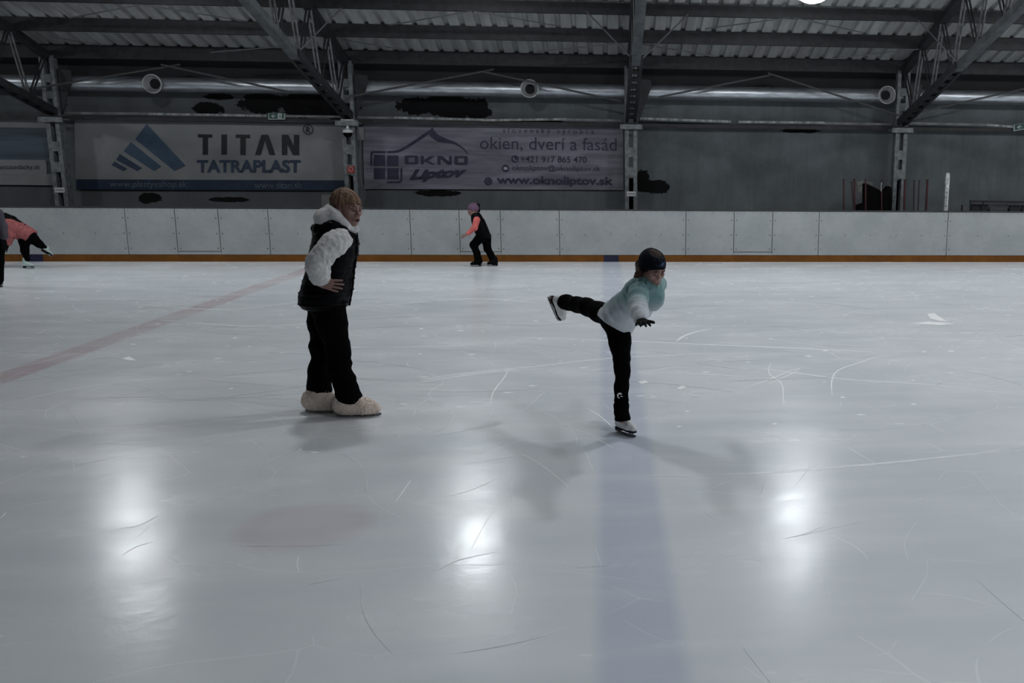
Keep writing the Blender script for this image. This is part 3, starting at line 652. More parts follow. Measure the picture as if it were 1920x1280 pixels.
# ================================================================ THINGS BEHIND THE BOARDS
POLE = mat('dark red pole', (.06, .014, .017), .5, var=.2); POLEB = mat('blackish pole', (.035, .018, .02), .5); POLEG = mat('grey pole tip', (.30, .31, .31), .5)
YP = 19.55
poles = [(1582,338,1582,.022,POLE,'leftmost, alone'), (1597,343,1601,.02,POLEB,'second from left, leaning'), (1602,338,1602.5,.026,POLE,'third from left, beside the leaning one'), (1623,338,1623,.022,POLE,'fourth from left, before the black heap'), (1653,340,1653,.018,POLE,'with a pale tip, in front of the black heap'), (1697,339,1695,.03,POLE,'thickest, right beside the column'), (1714,340,1713,.018,POLEB,'first of a dark thin pair right of the column'), (1723.5,340,1721,.018,POLEB,'second of a dark thin pair right of the column'), (1739,339,1736,.03,POLE,'rightmost, near the white lettered post')]
for x, y, xb_, r_, m_, lb in poles:
    yp = YP-(.16 if 'second from left' in lb else 0); a = at(x, y, yp); b_ = at(xb_, 398, yp); d = (b_-a); b_ = a+d*(a.z/-d.z)
    o = empty('pole', (b_.x, b_.y, 0), 'dark red pole behind the boards, '+lb, 'pole', 'dark red poles behind the boards')
    MB().tube([b_, a], r_*.75, 10).build('shaft', m_, o, smooth=True)
    MB().tube([a, a+Vector((0, 0, .03))], r_*.95, 10).build('end_cap', POLEB, o)
    if 'pale' in lb: MB().tube([a-Vector((0, 0, .2)), a-Vector((0, 0, .02))], r_*.8, 10).build('pale_tip', POLEG, o)
    MB().lathe((b_.x, b_.y, 0), (0, 0, 1), [(.026, 0), (.026, .02), (.022, .04), (0, .04)], 16).build('foot', BLACK, o)
heap = [(1606,398),(1606,386),(1623,381),(1623.5,344),(1627,344),(1640,351),(1652,357),(1660,358),(1668,349),(1672,352),(1674,398)]
YH = 20.0
c = [at(x, y, YH) for x, y in heap]; c[0].z = 0; c[-1].z = 0
o = empty('covered_heap', (c[0]+c[-1])/2, 'black covered heap with a sloping top left of the fourth column', 'equipment')
MB().prism(c, (0, .28, 0)).build('cover', BLACK, o)
MB().tube([c[3]+Vector((0, -.005, 0)), c[6]+Vector((0, -.005, 0))], .012, 6).build('cover_hem', POLEB, o)
# white post with lettering
PW = mat('white post wrap', (.55, .57, .58), .5, var=.15, scale=8)
YQ = 19.0; a = at(1773, 395, YQ); t_ = at(1774, 324, YQ)
o = empty('padded_post', (a.x, YQ, 0), 'white round post with dark vertical lettering behind the boards at right', 'post')
R_ = .042
mb = MB(); mb.lathe((a.x, YQ, 0), (0, 0, 1), [(0, a.z), (R_*.9, a.z), (R_, a.z+.02), (R_, a.z+.5), (R_*1.12, t_.z-.17), (R_*.95, t_.z-.03), (R_*.7, t_.z), (0, t_.z)], 24); mb.build('wrap', PW, o, smooth=True)
MB().tube([(a.x, YQ, 0), (a.x, YQ, a.z+.01)], .035, 12).build('stem', BLACK, o)
for i, ch in enumerate('HLADENO'):
    z1 = t_.z-.115-.085*i; z0 = z1-.07
    an0, an1 = math.radians(190), math.radians(262)
    P0 = lambda an, z: Vector((a.x+R_*1.04*math.cos(an), YQ+R_*1.04*math.sin(an), z))
    text_mesh('lettering', ch, (P0(an0, z1), P0(an0, z0), P0(an1, z0), P0(an1, z1)), RED if i == 0 else INK, o, bold=.05, depth=.006)
# bench shelter at the right edge
YS = 19.7; FR = mat('black frame tube', (.015, .015, .017), .5); SEAT = mat('dark bench panel', (.02, .02, .026), .6); GLASS = mat('dull shelter back sheet', (.07, .072, .075), .4)
a = at(1818, 377, YS); b_ = at(2100, 381, YS)
o = empty('bench_shelter', (a.x, YS, 0), 'low dark framed bench shelter behind the boards at the right edge', 'shelter')
MB().beam(a, b_, .04, .035).build('top_rail', FR, o)
for px in (1820, 1843.5, 1990):
    q = at(px, 378, YS); MB().box((q.x-.013, YS-.013, 0), (q.x+.013, YS+.013, q.z)).build('post', FR, o)
q0 = at(1820, 383, YS+.2); q1 = at(2100, 385, YS+.2)
MB().box((q0.x, YS+.2, 0), (q1.x, YS+.22, q0.z+.06)).build('back_sheet', GLASS, o)
for x0, x1, y in ((1822, 1852, 383), (1893, 1913, 385), (1916, 1960, 385)):
    q0 = at(x0, y, YS+.1); q1 = at(x1, y, YS+.1); MB().box((q0.x, YS+.08, .35), (q1.x, YS+.12, q0.z)).build('seat_back', SEAT, o)
q0 = at(1856, 397, YS+.05); q1 = at(1889, 387, YS+.05)
sg = MB().box((q0.x, YS+.04, .4), (q1.x, YS+.06, q1.z)).build('name_board', GLASS, o)
text_mesh('lettering', 'Jasenna', pxq(1858, 1887, 396, 389, YS+.035), LTXT, sg)
pts = [at(1804, 398, 19.4), at(1804, 384, 19.4)]; pts[0].z = 0
tag(MB().tube(pts, .02, 8).build('stick', POLEB, origin=pts[0]), 'short dark stick behind the boards left of the bench shelter', 'stick')
# ================================================================ SCULPTING: bodies and clothes are smooth blends of tapered limbs, meshed as one surface each
def unit(v): v = np.asarray(v, float); return v/np.linalg.norm(v)
def A(v): return np.array((v[0], v[1], v[2]), float)
class Sculpt:
    def __init__(s, res, k=.02): s.res = res; s.k = k; s.pr = []; s.lo = None; s.hi = None; s.cuts = []; s.disp = None
    def _bb(s, lo, hi):
        s.lo = lo if s.lo is None else np.minimum(s.lo, lo); s.hi = hi if s.hi is None else np.maximum(s.hi, hi)
    def _add(s, fn, lo, hi, k, op):
        if op == '+': s._bb(lo, hi)
        s.pr.append((fn, lo, hi, s.k if k is None else k, op)); return s
    def cone(s, a, b, ra, rb, k=None, op='+', flat=None, cut=None):
        """tapered limb a->b; flat = (direction, factor) squashes it along a direction"""
        a = A(a); b = A(b); R = max(ra, rb)
        ext = R*(max(1, flat[1]) if flat else 1)
        def fn(P):
            d = b-a; L2 = max(d@d, 1e-12); q = P-a; t = np.clip((q@d)/L2, 0, 1); w_ = q-t[..., None]*d
            if flat:
                n = unit(flat[0]); w_ = w_+((w_@n)*(1/flat[1]-1))[..., None]*n
            return (np.sqrt((w_*w_).sum(-1))-(ra+(rb-ra)*t))*(min(1, flat[1]) if flat else 1)
        return s._add(fn, np.minimum(a, b)-ext, np.maximum(a, b)+ext, k, op)
    def chain(s, pts, rs, k=None, flat=None, op='+'):
        for i in range(len(pts)-1): s.cone(pts[i], pts[i+1], rs[i], rs[i+1], k, op, flat)
        return s
    def ell(s, c, r, axes=None, k=None, op='+'):
        c = A(c); r = np.array(r, float); M = np.eye(3) if axes is None else np.array([unit(a) for a in axes])
        def fn(P):
            q = (P-c)@M.T; k0 = np.sqrt(((q/r)**2).sum(-1)); k1 = np.sqrt(((q/(r*r))**2).sum(-1))+1e-9
            return k0*(k0-1)/k1
        e = np.abs(M).T@r
        return s._add(fn, c-e, c+e, k, op)
    def loft(s, o, axes, tab, k=None, p=2.0, op='+'):
        """stack of ovals: tab rows = (height along axes[2], centre along axes[0], centre along axes[1], half size 0, half size 1)"""
        o = A(o); M = np.array([unit(a) for a in axes]); T = np.array(tab, float); T = T[np.argsort(T[:, 0])]
        def fn(P):
            q = (P-o)@M.T; z = q[..., 2]; f = [np.interp(z, T[:, 0], T[:, j]) for j in range(1, 5)]
            x = np.abs(q[..., 0]-f[0])/f[2]; y = np.abs(q[..., 1]-f[1])/f[3]
            d = ((x**p+y**p)**(1/p)-1)*np.minimum(f[2], f[3])
            e = np.maximum(T[0, 0]-z, z-T[-1, 0]); r_ = .02
            a_ = np.maximum(d+r_, 0); b_ = np.maximum(e+r_, 0)
            return np.minimum(np.maximum(d, e)+r_, 0)+np.sqrt(a_*a_+b_*b_)-r_
        pts = []
        for row in T:
            for sx in (-1, 1):
                for sy in (-1, 1): pts.append(o+M[0]*(row[1]+sx*row[3])+M[1]*(row[2]+sy*row[4])+M[2]*row[0])
        pts = np.array(pts)
        return s._add(fn, pts.min(0), pts.max(0), k, op)
    def cut(s, pt, n):                             # keep the side against n
        pt = A(pt); n = unit(n); s.cuts.append((pt, n)); return s
    def field(s):
        pad = s.res*4+.012; lo = s.lo-pad; n = np.ceil((s.hi+pad-lo)/s.res).astype(int)+1
        ax = [lo[i]+np.arange(n[i])*s.res for i in range(3)]
        D = np.full(n, .5, np.float32)
        for fn, a, b, k, op in s.pr:
            m = k*1.2+s.res*3
            i0 = np.maximum(np.floor((a-m-lo)/s.res).astype(int), 0); i1 = np.minimum(np.ceil((b+m-lo)/s.res).astype(int)+1, n)
            if (i1 <= i0).any(): continue
            P = np.stack(np.meshgrid(ax[0][i0[0]:i1[0]], ax[1][i0[1]:i1[1]], ax[2][i0[2]:i1[2]], indexing='ij'), -1)
            d = fn(P).astype(np.float32); sl = tuple(slice(i0[j], i1[j]) for j in range(3)); e = D[sl]
            if op == '+':
                h = np.maximum(k-np.abs(d-e), 0)/max(k, 1e-6); D[sl] = np.minimum(d, e)-h*h*k*.25
            else:
                h = np.maximum(k-np.abs(-d-e), 0)/max(k, 1e-6); D[sl] = np.maximum(-d, e)+h*h*k*.25
        P = None
        if s.cuts or s.disp:
            P = np.stack(np.meshgrid(*ax, indexing='ij'), -1)
        if s.disp: D = D+s.disp(P).astype(np.float32)
        for pt, nn in s.cuts: D = np.maximum(D, ((P-pt)@nn).astype(np.float32))
        return D, lo
    def mesh(s):
        D, lo = s.field(); S = D < 0; n = np.array(D.shape)
        C = [S[i:n[0]-1+i, j:n[1]-1+j, k:n[2]-1+k] for i in (0, 1) for j in (0, 1) for k in (0, 1)]
        anyc = np.logical_or.reduce(C); allc = np.logical_and.reduce(C); act = anyc & ~allc
        idx = np.argwhere(act); vid = np.full(act.shape, -1, np.int64); vid[act] = np.arange(len(idx))
        acc = np.zeros((len(idx), 3)); cnt = np.zeros(len(idx))
        cor = [(i, j, k) for i in (0, 1) for j in (0, 1) for k in (0, 1)]
        val = {c: D[idx[:, 0]+c[0], idx[:, 1]+c[1], idx[:, 2]+c[2]] for c in cor}
        for c in cor:
            for a_ in range(3):
                if c[a_] == 0:
                    c2 = list(c); c2[a_] = 1; c2 = tuple(c2); va = val[c]; vb = val[c2]; x = (va < 0) != (vb < 0)
                    t_ = np.where(x, va/np.where(np.abs(va-vb) < 1e-12, 1, va-vb), 0)
                    pt = np.repeat(np.array(c, float)[None], len(idx), 0); pt[:, a_] = t_
                    acc += pt*x[:, None]; cnt += x
        V = lo+(idx+acc/cnt[:, None])*s.res
        Fs = []
        for a_ in range(3):
            b_, c_ = (a_+1) % 3, (a_+2) % 3
            sl0 = [slice(None)]*3; sl1 = [slice(None)]*3; sl0[a_] = slice(0, n[a_]-1); sl1[a_] = slice(1, n[a_])
            s0 = S[tuple(sl0)]; s1 = S[tuple(sl1)]; E = np.argwhere(s0 != s1)
            E = E[(E[:, b_] > 0) & (E[:, c_] > 0) & (E[:, b_] < n[b_]-1) & (E[:, c_] < n[c_]-1)]
            if not len(E): continue
            fl = s0[E[:, 0], E[:, 1], E[:, 2]]
            def g(db, dc):
                q = E.copy(); q[:, b_] -= db; q[:, c_] -= dc; return vid[q[:, 0], q[:, 1], q[:, 2]]
            Q = np.stack([g(1, 1), g(0, 1), g(0, 0), g(1, 0)], 1)
            Q[~fl] = Q[~fl][:, ::-1]; Fs.append(Q)
        return V, np.concatenate(Fs)
    def build(s, name, mats, parent, mi=None):
        V, Q = s.mesh(); o_ = np.array(parent_world(parent))
        me = bpy.data.meshes.new(name); W = (V-o_).astype(np.float32)
        me.vertices.add(len(W)); me.vertices.foreach_set('co', W.ravel())
        me.loops.add(len(Q)*4); me.loops.foreach_set('vertex_index', Q.astype(np.int32).ravel())
        me.polygons.add(len(Q)); me.polygons.foreach_set('loop_start', np.arange(len(Q), dtype=np.int32)*4)
        me.update(calc_edges=True); me.validate()
        me.polygons.foreach_set('use_smooth', [True]*len(me.polygons))
        for m_ in (mats if isinstance(mats, (list, tuple)) else [mats]): me.materials.append(m_)
        if mi is not None:
            c = V[Q].mean(1); me.polygons.foreach_set('material_index', mi(c).astype(np.int32))
        return link(name, me, parent)

def vnoise(P, freq, seed=0):                       # smooth value noise, -1..1
    q = P*freq; i = np.floor(q).astype(np.int64); f = q-i; f = f*f*(3-2*f); out = 0
    def h(a, b_, c):
        n_ = (a*374761393+b_*668265263+c*2147483647+seed*974711) & 0xffffffff
        n_ = ((n_ ^ (n_ >> 13))*1274126177) & 0xffffffff
        return ((n_ ^ (n_ >> 16)) & 0xffff)/32767.5-1
    for dx in (0, 1):
        for dy in (0, 1):
            for dz in (0, 1):
                w_ = (f[..., 0] if dx else 1-f[..., 0])*(f[..., 1] if dy else 1-f[..., 1])*(f[..., 2] if dz else 1-f[..., 2])
                out = out+w_*h(i[..., 0]+dx, i[..., 1]+dy, i[..., 2]+dz)
    return out

class Frame:
    """local axes of a head, hand or foot: f forward, r to its right, u up"""
    def __init__(s, o, f, u, sc=1.0):
        s.o = A(o); s.f = unit(f); u = A(u); s.r = unit(np.cross(s.f, u)); s.u = np.cross(s.r, s.f); s.s = sc
    def __call__(s, f, r, u): return s.o+(s.f*f+s.r*r+s.u*u)*s.s
    def axes(s): return (s.f, s.r, s.u)
def add_head(S, h, open_mouth=0.0, ears=True, soft=0.0):
    """skull, jaw, nose, brows, cheeks, lips and ears in the head frame h (a head 0.225 m tall at scale 1)"""
    s = h.s; ax = h.axes()
    def E(c, r, k=.012, op='+'): S.ell(h(*c), np.array(r)*s, ax, k*s, op)
    def C(a, b, ra, rb, k=.008, op='+'): S.cone(h(*a), h(*b), ra*s, rb*s, k*s, op)
    E((-.014, 0, .032), (.096, .075, .086), .02); E((.03, 0, -.03), (.064, .060, .085), .03)
    E((.068-.008*soft, 0, -.094), (.024-.006*soft, .026-.008*soft, .020), .022)
    for q in (-1, 1):
        C((.0, q*(.054-.008*soft), -.055), (.055, q*(.026-.006*soft), -.092), .018-.003*soft, .016-.003*soft, .02)
        E((.062, q*.040, -.020), (.026, .024, .022), .02)
        C((.080-.004*soft, q*.044, .020), (.091-.005*soft, q*.010, .022), .010, .011, .012)
        E((.098, q*.031, .000), (.022, .019, .013), .010, '-')
        E((.099-.008*soft, q*(.012-.003*soft), -.033), (.012-.003*soft, .010-.002*soft, .009-.001*soft), .007)
        if ears:
            E((-.006, q*.076, -.004), (.019, .010, .032), .006); E((-.002, q*.086, -.004), (.010, .006, .018), .004, '-')
    C((.088, 0, .012), (.110-.010*soft, 0, -.026), .008-.001*soft, .0125-.0025*soft, .010)
    E((.088, 0, -.060), (.018, .030, .020), .015)
    E((.102, 0, -.058), (.009, .023, .006), .005); E((.099, 0, -.071), (.010, .020, .0065), .005)
    if open_mouth: E((.106, 0, -.0655), (.022, .019, .004+open_mouth), .004, '-')
def strands(S, h, n, end, rg, R=(.104, .084, .094), c=(-.016, 0, .036), r0=.013, r1=.004, start=.1, k=.006):
    """locks of hair from the crown over the skull; end(azimuth) gives the polar angle where a lock stops"""
    for i in range(n):
        a = 2*math.pi*(i+rg.uniform(-.4, .4))/n; te = end(a)+rg.uniform(-.15, .13); sw = rg.uniform(-.12, .12); lf = rg.uniform(.97, 1.045)
        pts = []
        for q in range(6):
            th = start+(te-start)*q/5; aa = a+sw*q/5+.12*math.sin(a)*q/5
            pts.append(h(c[0]-.018*(1-q/5)+R[0]*lf*math.sin(th)*math.cos(aa), c[1]+R[1]*lf*math.sin(th)*math.sin(aa), c[2]+R[2]*lf*math.cos(th)))
        S.chain(pts, [h.s*(r0+(r1-r0)*(q/5)**1.6) for q in range(6)], k*h.s)
def eyes(h, body, white, iris, lid, look=0.0):
    s = h.s
    for q in (-1, 1):
        c = h(.079, q*.031, .001)
        e = Sculpt(.0016*s, .001); e.ell(c, np.array((.0135, .0135, .0125))*s, h.axes())
        cf = h.f*1.0+h.r*look-h.u*.25; cf = unit(cf)
        e.build('eye', [white, iris], body, mi=lambda P: (((P-c)@cf) > .0108*s).astype(int))
        l_ = Sculpt(.0018*s, .003); l_.chain([h(.087, q*.046, .004), h(.096, q*.031, .0095), h(.093, q*.017, .005)], [.0035*s, .004*s, .0035*s], .003)
        l_.build('eyelid', lid, body)
def brows(h, body, m_, w_=.0045):
    s = h.s
    for q in (-1, 1):
        b_ = Sculpt(.002*s, .003); b_.chain([h(.082, q*.050, .022), h(.097, q*.032, .029), h(.101, q*.013, .025)], [w_*.7*s, w_*s, w_*s], .003); b_.build('eyebrow', m_, body)
def lips(h, body, m_):
    s = h.s
    b_ = Sculpt(.0016*s, .003); b_.chain([h(.098, -.021, -.064), h(.1085, -.006, -.0585), h(.1085, .006, -.0585), h(.098, .021, -.064)], [.002*s, .0042*s, .0042*s, .002*s], .002)
    b_.chain([h(.097, -.019, -.067), h(.107, 0, -.0725), h(.097, .019, -.067)], [.002*s, .0052*s, .002*s], .002); b_.build('lips', m_, body)
def add_hand(S, w, f, n, sc, side, curl=.25, spread=.10, thumb=True, tcurl=.3):
    """palm, four unequal bent fingers and a thumb. w wrist, f towards the fingertips, n out of the back of the hand, side = +1 thumb on the f x n side"""
    f = unit(f); t_ = unit(np.cross(f, n))*side; n = unit(np.cross(t_, f))*side; n = n if n@A(n) > 0 else -n
    w = A(w)
    S.cone(w, w+f*.03*sc, .024*sc, .026*sc, .012*sc, flat=(n, .62))
    S.cone(w+f*.035*sc+t_*.018*sc, w+f*.082*sc+t_*.026*sc, .020*sc, .016*sc, .012*sc, flat=(n, .62))
    S.cone(w+f*.035*sc-t_*.016*sc, w+f*.076*sc-t_*.026*sc, .020*sc, .015*sc, .012*sc, flat=(n, .62))
    S.cone(w+f*.035*sc, w+f*.082*sc, .021*sc, .017*sc, .012*sc, flat=(n, .62))
    for off, ln, base, sp in ((.030, .070, .085, 1.0), (.010, .080, .088, .35), (-.011, .074, .086, -.35), (-.031, .058, .078, -1.1)):
        p = w+f*base*sc+t_*off*sc; d = unit(f+t_*sp*spread); L = ln*sc; pts = [p]; a_ = curl*.5
        for q, fr in enumerate((.45, .30, .25)):
            dd = d*math.cos(a_)-n*math.sin(a_); pts.append(pts[-1]+dd*L*fr); a_ += curl
        S.chain(pts, [.0092*sc, .0088*sc, .0080*sc, .0068*sc], .004*sc)
    if thumb:
        p = w+f*.022*sc+t_*.022*sc; d = unit(f*.62+t_*.78-n*tcurl)
        q1 = p+d*.042*sc; d2 = unit(f*.82+t_*.5-n*tcurl); q2 = q1+d2*.030*sc; q3 = q2+unit(f*.95+t_*.25-n*tcurl)*.024*sc
        S.chain([p, q1, q2, q3], [.014*sc, .0105*sc, .0095*sc, .0075*sc], .008*sc)
# ================================================================ PEOPLE
def skin_mat(name, col, col2):
    m, t, b = base_mat(name); v = obj_vec(t)
    t.put(b.inputs['Base Color'], t.mix(t.ss(t.noise(16, 4, .6, v), .3, .7), col2, col)); b.inputs['Roughness'].default_value = .5
    b.inputs['Subsurface Weight'].default_value = .08; b.inputs['Subsurface Radius'].default_value = (.012, .005, .003); b.inputs['Subsurface Scale'].default_value = .5
    return m
SKIN = skin_mat('weathered skin', (.25, .145, .118), (.20, .108, .088)); SKIN2 = skin_mat('young skin', (.30, .18, .15), (.25, .145, .12))
LIPM = mat('lip', (.20, .085, .08), .4); LIPW = mat('lip of the woman', (.17, .08, .07), .5); EYEW = mat('eye white', (.17, .15, .14), .35); IRIS = mat('dark iris', (.015, .01, .008), .2); BROWM = mat('brow hair', (.11, .075, .055), .8); BROWD = mat('dark brow hair', (.045, .03, .022), .8); MOUTHM = mat('mouth inside', (.02, .006, .006), .5)
def hair_mat(name, c1, c2, vec):
    m, t, b = base_mat(name); v = t.map(obj_vec(t), sc=vec)
    n = t.noise(14, 4, .6, v)
    t.put(b.inputs['Base Color'], t.mix(t.ss(n, .3, .7), c1, c2)); b.inputs['Roughness'].default_value = .65; b.inputs['Specular IOR Level'].default_value = .12
    t.put(b.inputs['Normal'], t.bump(n, .5, .01)); return m
HAIRB = hair_mat('short fair hair', (.095, .055, .036), (.20, .13, .09), (4, 4, 1)); HAIRD = hair_mat('dark brown hair', (.02, .012, .009), (.045, .027, .02), (4, 4, 1)); HAIRR = mat('maroon hair tie', (.07, .022, .025), .7)
FLEECE = mat('white fleece', (.54, .54, .54), .95, var=.05, scale=30, bump=.25, bscale=120, spec=.1, sheen=.3)
def quilt(name, col):
    m = mat(name, col, .5, var=.2, scale=5, bump=.25, bscale=14, spec=.05); return m
VEST = quilt('black quilted nylon', (.0022, .0024, .0032)); TROUS = mat('black trouser cloth', (.0018, .0018, .0022), .9, bump=.3, bscale=25, spec=.04); FUR = mat('cream fur', (.84, .71, .62), .95, var=.10, scale=60, bump=.9, bscale=130, spec=.05, sheen=.4); STEELB = mat('polished blade', (.22, .23, .24), .3, .7); CHROME = mat('blade holder', (.42, .43, .44), .35, .7)
SKATEW = mat('white skate leather', (.66, .66, .66), .45, var=.08, scale=8); SOLE = mat('black matt leather', (.004, .004, .0042), .8, spec=.08); HEELM = mat('dark brown heel', (.055, .03, .025), .5); LACE = mat('white lace', (.72, .72, .72), .8)

def blade(fr, L0, L1, z0, z1, par, nm='blade'):
    """runner with a rocker and a toe pick, two stanchions up to the sole; in the foot frame"""
    lo = [(L0, z0+.006), (L0+.02, z0+.001), ((L0+L1)/2, z0), (L1-.02, z0+.001), (L1, z0+.008), (L1+.004, z0+.018), (L1-.006, z0+.024), (L1-.03, z0+.016), (L0, z0+.016)]
    th = .004
    b_ = MB().prism([Vector(fr(x, -th/2, z)) for x, z in lo], Vector(fr.r*th*fr.s)).build(nm, STEELB, par)
    h_ = MB()
    for a, c in ((L0+.015, L0+.055), (L1-.085, L1-.03)):
        h_.prism([Vector(fr(x, -.004, z)) for x, z in ((a, z0+.014), (c, z0+.014), (c+.008, z1), (a-.008, z1))], Vector(fr.r*.008*fr.s))
        h_.build('blade_stanchion', CHROME, b_); h_ = MB()
    return b_
def skate(fr, par, leather, shaft=.15, res=.0045, laces=True, heel=None):
    """lace-up figure skate in the foot frame: origin on the ice under the ankle, f to the toe"""
    s = fr.s; S = Sculpt(res, .02*s); z = .048
    S.chain([fr(-.048, 0, z+.038), fr(.02, 0, z+.034), fr(.085, 0, z+.026), fr(.135, 0, z+.022)], [.034*s, .034*s, .033*s, .026*s], .03*s)
    S.chain([fr(-.040, 0, z+.04), fr(-.034, 0, z+.09), fr(-.034, 0, z+shaft)], [.036*s, .038*s, .042*s], .03*s)
    S.cone(fr(-.01, 0, z+.085), fr(.07, 0, z+.04), .036*s, .030*s, .03*s)
    S.cut(fr(0, 0, z), -fr.u)
    b_ = S.build('skate_boot', leather, par)
    so = [(-.082, .012), (-.07, .028), (-.03, .032), (.03, .028), (.08, .038), (.125, .034), (.155, .018), (.162, 0)]
    so = so+[(x, -y) for x, y in so[::-1][1:]]
    MB().prism([Vector(fr(x, y, z-.008)) for x, y in so], Vector(fr.u*.010*s)).build('sole', SOLE, b_)
    MB().prism([Vector(fr(x, y, z-.030)) for x, y in ((-.080, -.022), (-.025, -.022), (-.025, .022), (-.080, .022))], Vector(fr.u*.032*s)).build('heel', heel or SOLE, b_)
    blade(fr, -.085, .165, 0.0, z-.006, par)
    if laces:
        m_ = MB()
        for k in range(5):
            f0 = .085-.024*k; u0 = z+.062+.012*k+(.004*k if k > 2 else 0)
            m_.tube([fr(f0-.004, -.022, u0-.012), fr(f0, -.008, u0), fr(f0, .008, u0), fr(f0-.004, .022, u0-.012)], .0028*s, 6)
        m_.build('laces', LACE, b_)
    return b_

def loft_px(S, W, rows, k=None, p=2.0):
    T = []
    for y, xl, xr, hd, dy in rows:
        a = W(xl, y, dy); b_ = W(xr, y, dy); T.append(((a.z+b_.z)/2, (a.x+b_.x)/2, (a.y+b_.y)/2, (b_.x-a.x)/2, hd))
    return S.loft((0, 0, 0), ((1, 0, 0), (0, 1, 0), (0, 0, 1)), T, k, p)

# ---------------------------------------------------------------- the coach with short fair hair
def W(x, y, d=0.0): return at(x, y, 7.2+d)
g0 = W(640, 775); woman = empty('person', (g0.x, 7.2, 0), 'person with short fair hair, black vest over white fleece, hand on hip', 'person')
hd = Frame(W(651, 391, 0), (.84, -.54, -.10), (.13, -.02, 1), 1.07)
B = Sculpt(.0042, .03)
add_head(B, hd, .006)
B.chain([W(634, 432, .01), W(641, 412, .01), W(646, 398, .0)], [.066, .058, .055], .03)
B.chain([W(633, 436, .01), W(624, 480, .01), W(616, 530, .01), W(611, 572, .01)], [.09, .11, .12, .10], .05)
B.chain([W(634, 445, -.10), W(630, 447, -.17), W(596, 486, -.30), W(600, 528, -.265)], [.07, .055, .042, .032], .03)
B.chain([W(634, 445, .12), W(632, 447, .18), W(622, 490, .20), W(634, 515, .13)], [.07, .055, .042, .032], .03)
B.chain([W(614, 580, -.08), W(632, 655, -.09), W(653, 745, -.085), W(655, 764, -.085)], [.07, .05, .04, .035], .02)
B.chain([W(609, 580, .08), W(603, 655, .09), W(598, 738, .09), W(599, 760, .09)], [.07, .05, .04, .035], .02)
add_hand(B, W(597, 529, -.268), (1, .03, -.20), (0, -1, .05), 1.02, -1, .13, .17, thumb=False)
B.chain([W(601, 525, -.262), W(607, 519, -.25), W(611, 514, -.235)], [.013, .0105, .009], .006)
add_hand(B, W(634, 516, .12), (.2, -.3, -.8), (.3, .8, 0), .95, 1, .3, .1)
wb = B.build('body', [SKIN, LIPW, MOUTHM], woman, mi=lambda P: np.where((np.abs((P-hd.o)@hd.u/hd.s+.0655) < .0075) & ((P-hd.o)@hd.f/hd.s < .101) & ((P-hd.o)@hd.f/hd.s > .08) & (np.abs((P-hd.o)@hd.r/hd.s) < .02), 2, 0))
eyes(hd, wb, EYEW, IRIS, SKIN); brows(hd, wb, BROWM, .004)
lp_ = Sculpt(.0018, .003); lp_.chain([hd(.096, -.022, -.066), hd(.108, 0, -.0575), hd(.096, .022, -.066)], [.002, .0042, .002], .002); lp_.chain([hd(.094, -.020, -.069), hd(.106, 0, -.0775), hd(.094, .020, -.069)], [.002, .0048, .002], .002); lp_.build('lips', LIPW, wb)
# hair: short locks from the crown, a light fringe, ears free
H = Sculpt(.0035, .008)
H.ell(hd(-.018, 0, .040), np.array((.098, .080, .080))*hd.s, hd.axes(), .02); H.ell(hd(.085, 0, -.045), np.array((.085, .070, .092))*hd.s, hd.axes(), .01, '-')
for q in (-1, 1): H.ell(hd(.0, q*.085, -.022), np.array((.050, .040, .046))*hd.s, hd.axes(), .008, '-')
H.cut(hd(-.06, 0, -.072), -hd.u+hd.f*.3)
def lock_end(a):
    c_ = math.cos(a)
    return 1.50 if c_ > .75 else (1.66 if c_ > .35 else (1.62 if c_ > -.15 else (2.05 if c_ > -.55 else 2.30)))
strands(H, hd, 54, lock_end, random.Random(2), (.105, .083, .086), (-.016, 0, .035), .012, .005)
strands(H, hd, 22, lambda a: .95, random.Random(8), (.098, .079, .086), (-.016, 0, .036), .013, .007)
H.build('hair', HAIRB, woman)
# white fleece: hood lying on the shoulders, collar edge, two sleeves
F_ = Sculpt(.0048, .035)
F_.ell(W(613, 407, .01), (.084, .150, .066), ((1, 0, -.25), (0, 1, 0), (.25, 0, 1))); F_.ell(W(622, 416, .01), (.115, .150, .055)); F_.ell(W(622, 402, .01), (.07, .12, .06))
F_.chain([W(622, 394, -.075), W(630, 405, -.105), W(646, 422, -.095), W(663, 431, -.045)], [.024, .036, .032, .024], .03); F_.chain([W(622, 394, .095), W(632, 402, .12), W(648, 418, .10), W(663, 431, .04)], [.028, .040, .036, .026], .03)
F_.chain([W(618, 389, -.04), W(617, 388, .05)], [.018, .018], .03)
F_.ell(W(637, 416, .01), (.09, .12, .06))
F_.chain([W(662, 420, -.02), W(666, 428, -.03), W(665, 434, -.02)], [.02, .022, .014], .02)
F_.disp = lambda P: .004*vnoise(P, 38, 2)+.006*vnoise(P, 14, 8)
F_.build('hood', FLEECE, woman)
def wrinkle(ax, fr=60, am=.004, seed=1): return lambda P: am*vnoise(np.stack([P[..., 0]*.8, P[..., 1]*.6, P[..., 2]*1.4], -1), fr*.4, seed)+am*.8*vnoise(P, fr*.9, seed+3)
F2 = Sculpt(.0048, .03)
F2.chain([W(637, 449, -.185), W(625, 458, -.225), W(608, 473, -.275), W(597, 488, -.305), W(596, 500, -.303), W(599, 515, -.292), W(601, 521, -.285)], [.084, .081, .074, .070, .069, .066, .052], .04)
F2.disp = wrinkle(0, 46, .008, 4); F2.build('sleeve', FLEECE, woman)
F3 = Sculpt(.006, .03); F3.chain([W(634, 448, .18), W(623, 488, .22), W(630, 508, .17)], [.080, .068, .055], .04); F3.build('sleeve', FLEECE, woman)
V = Sculpt(.005, .03)
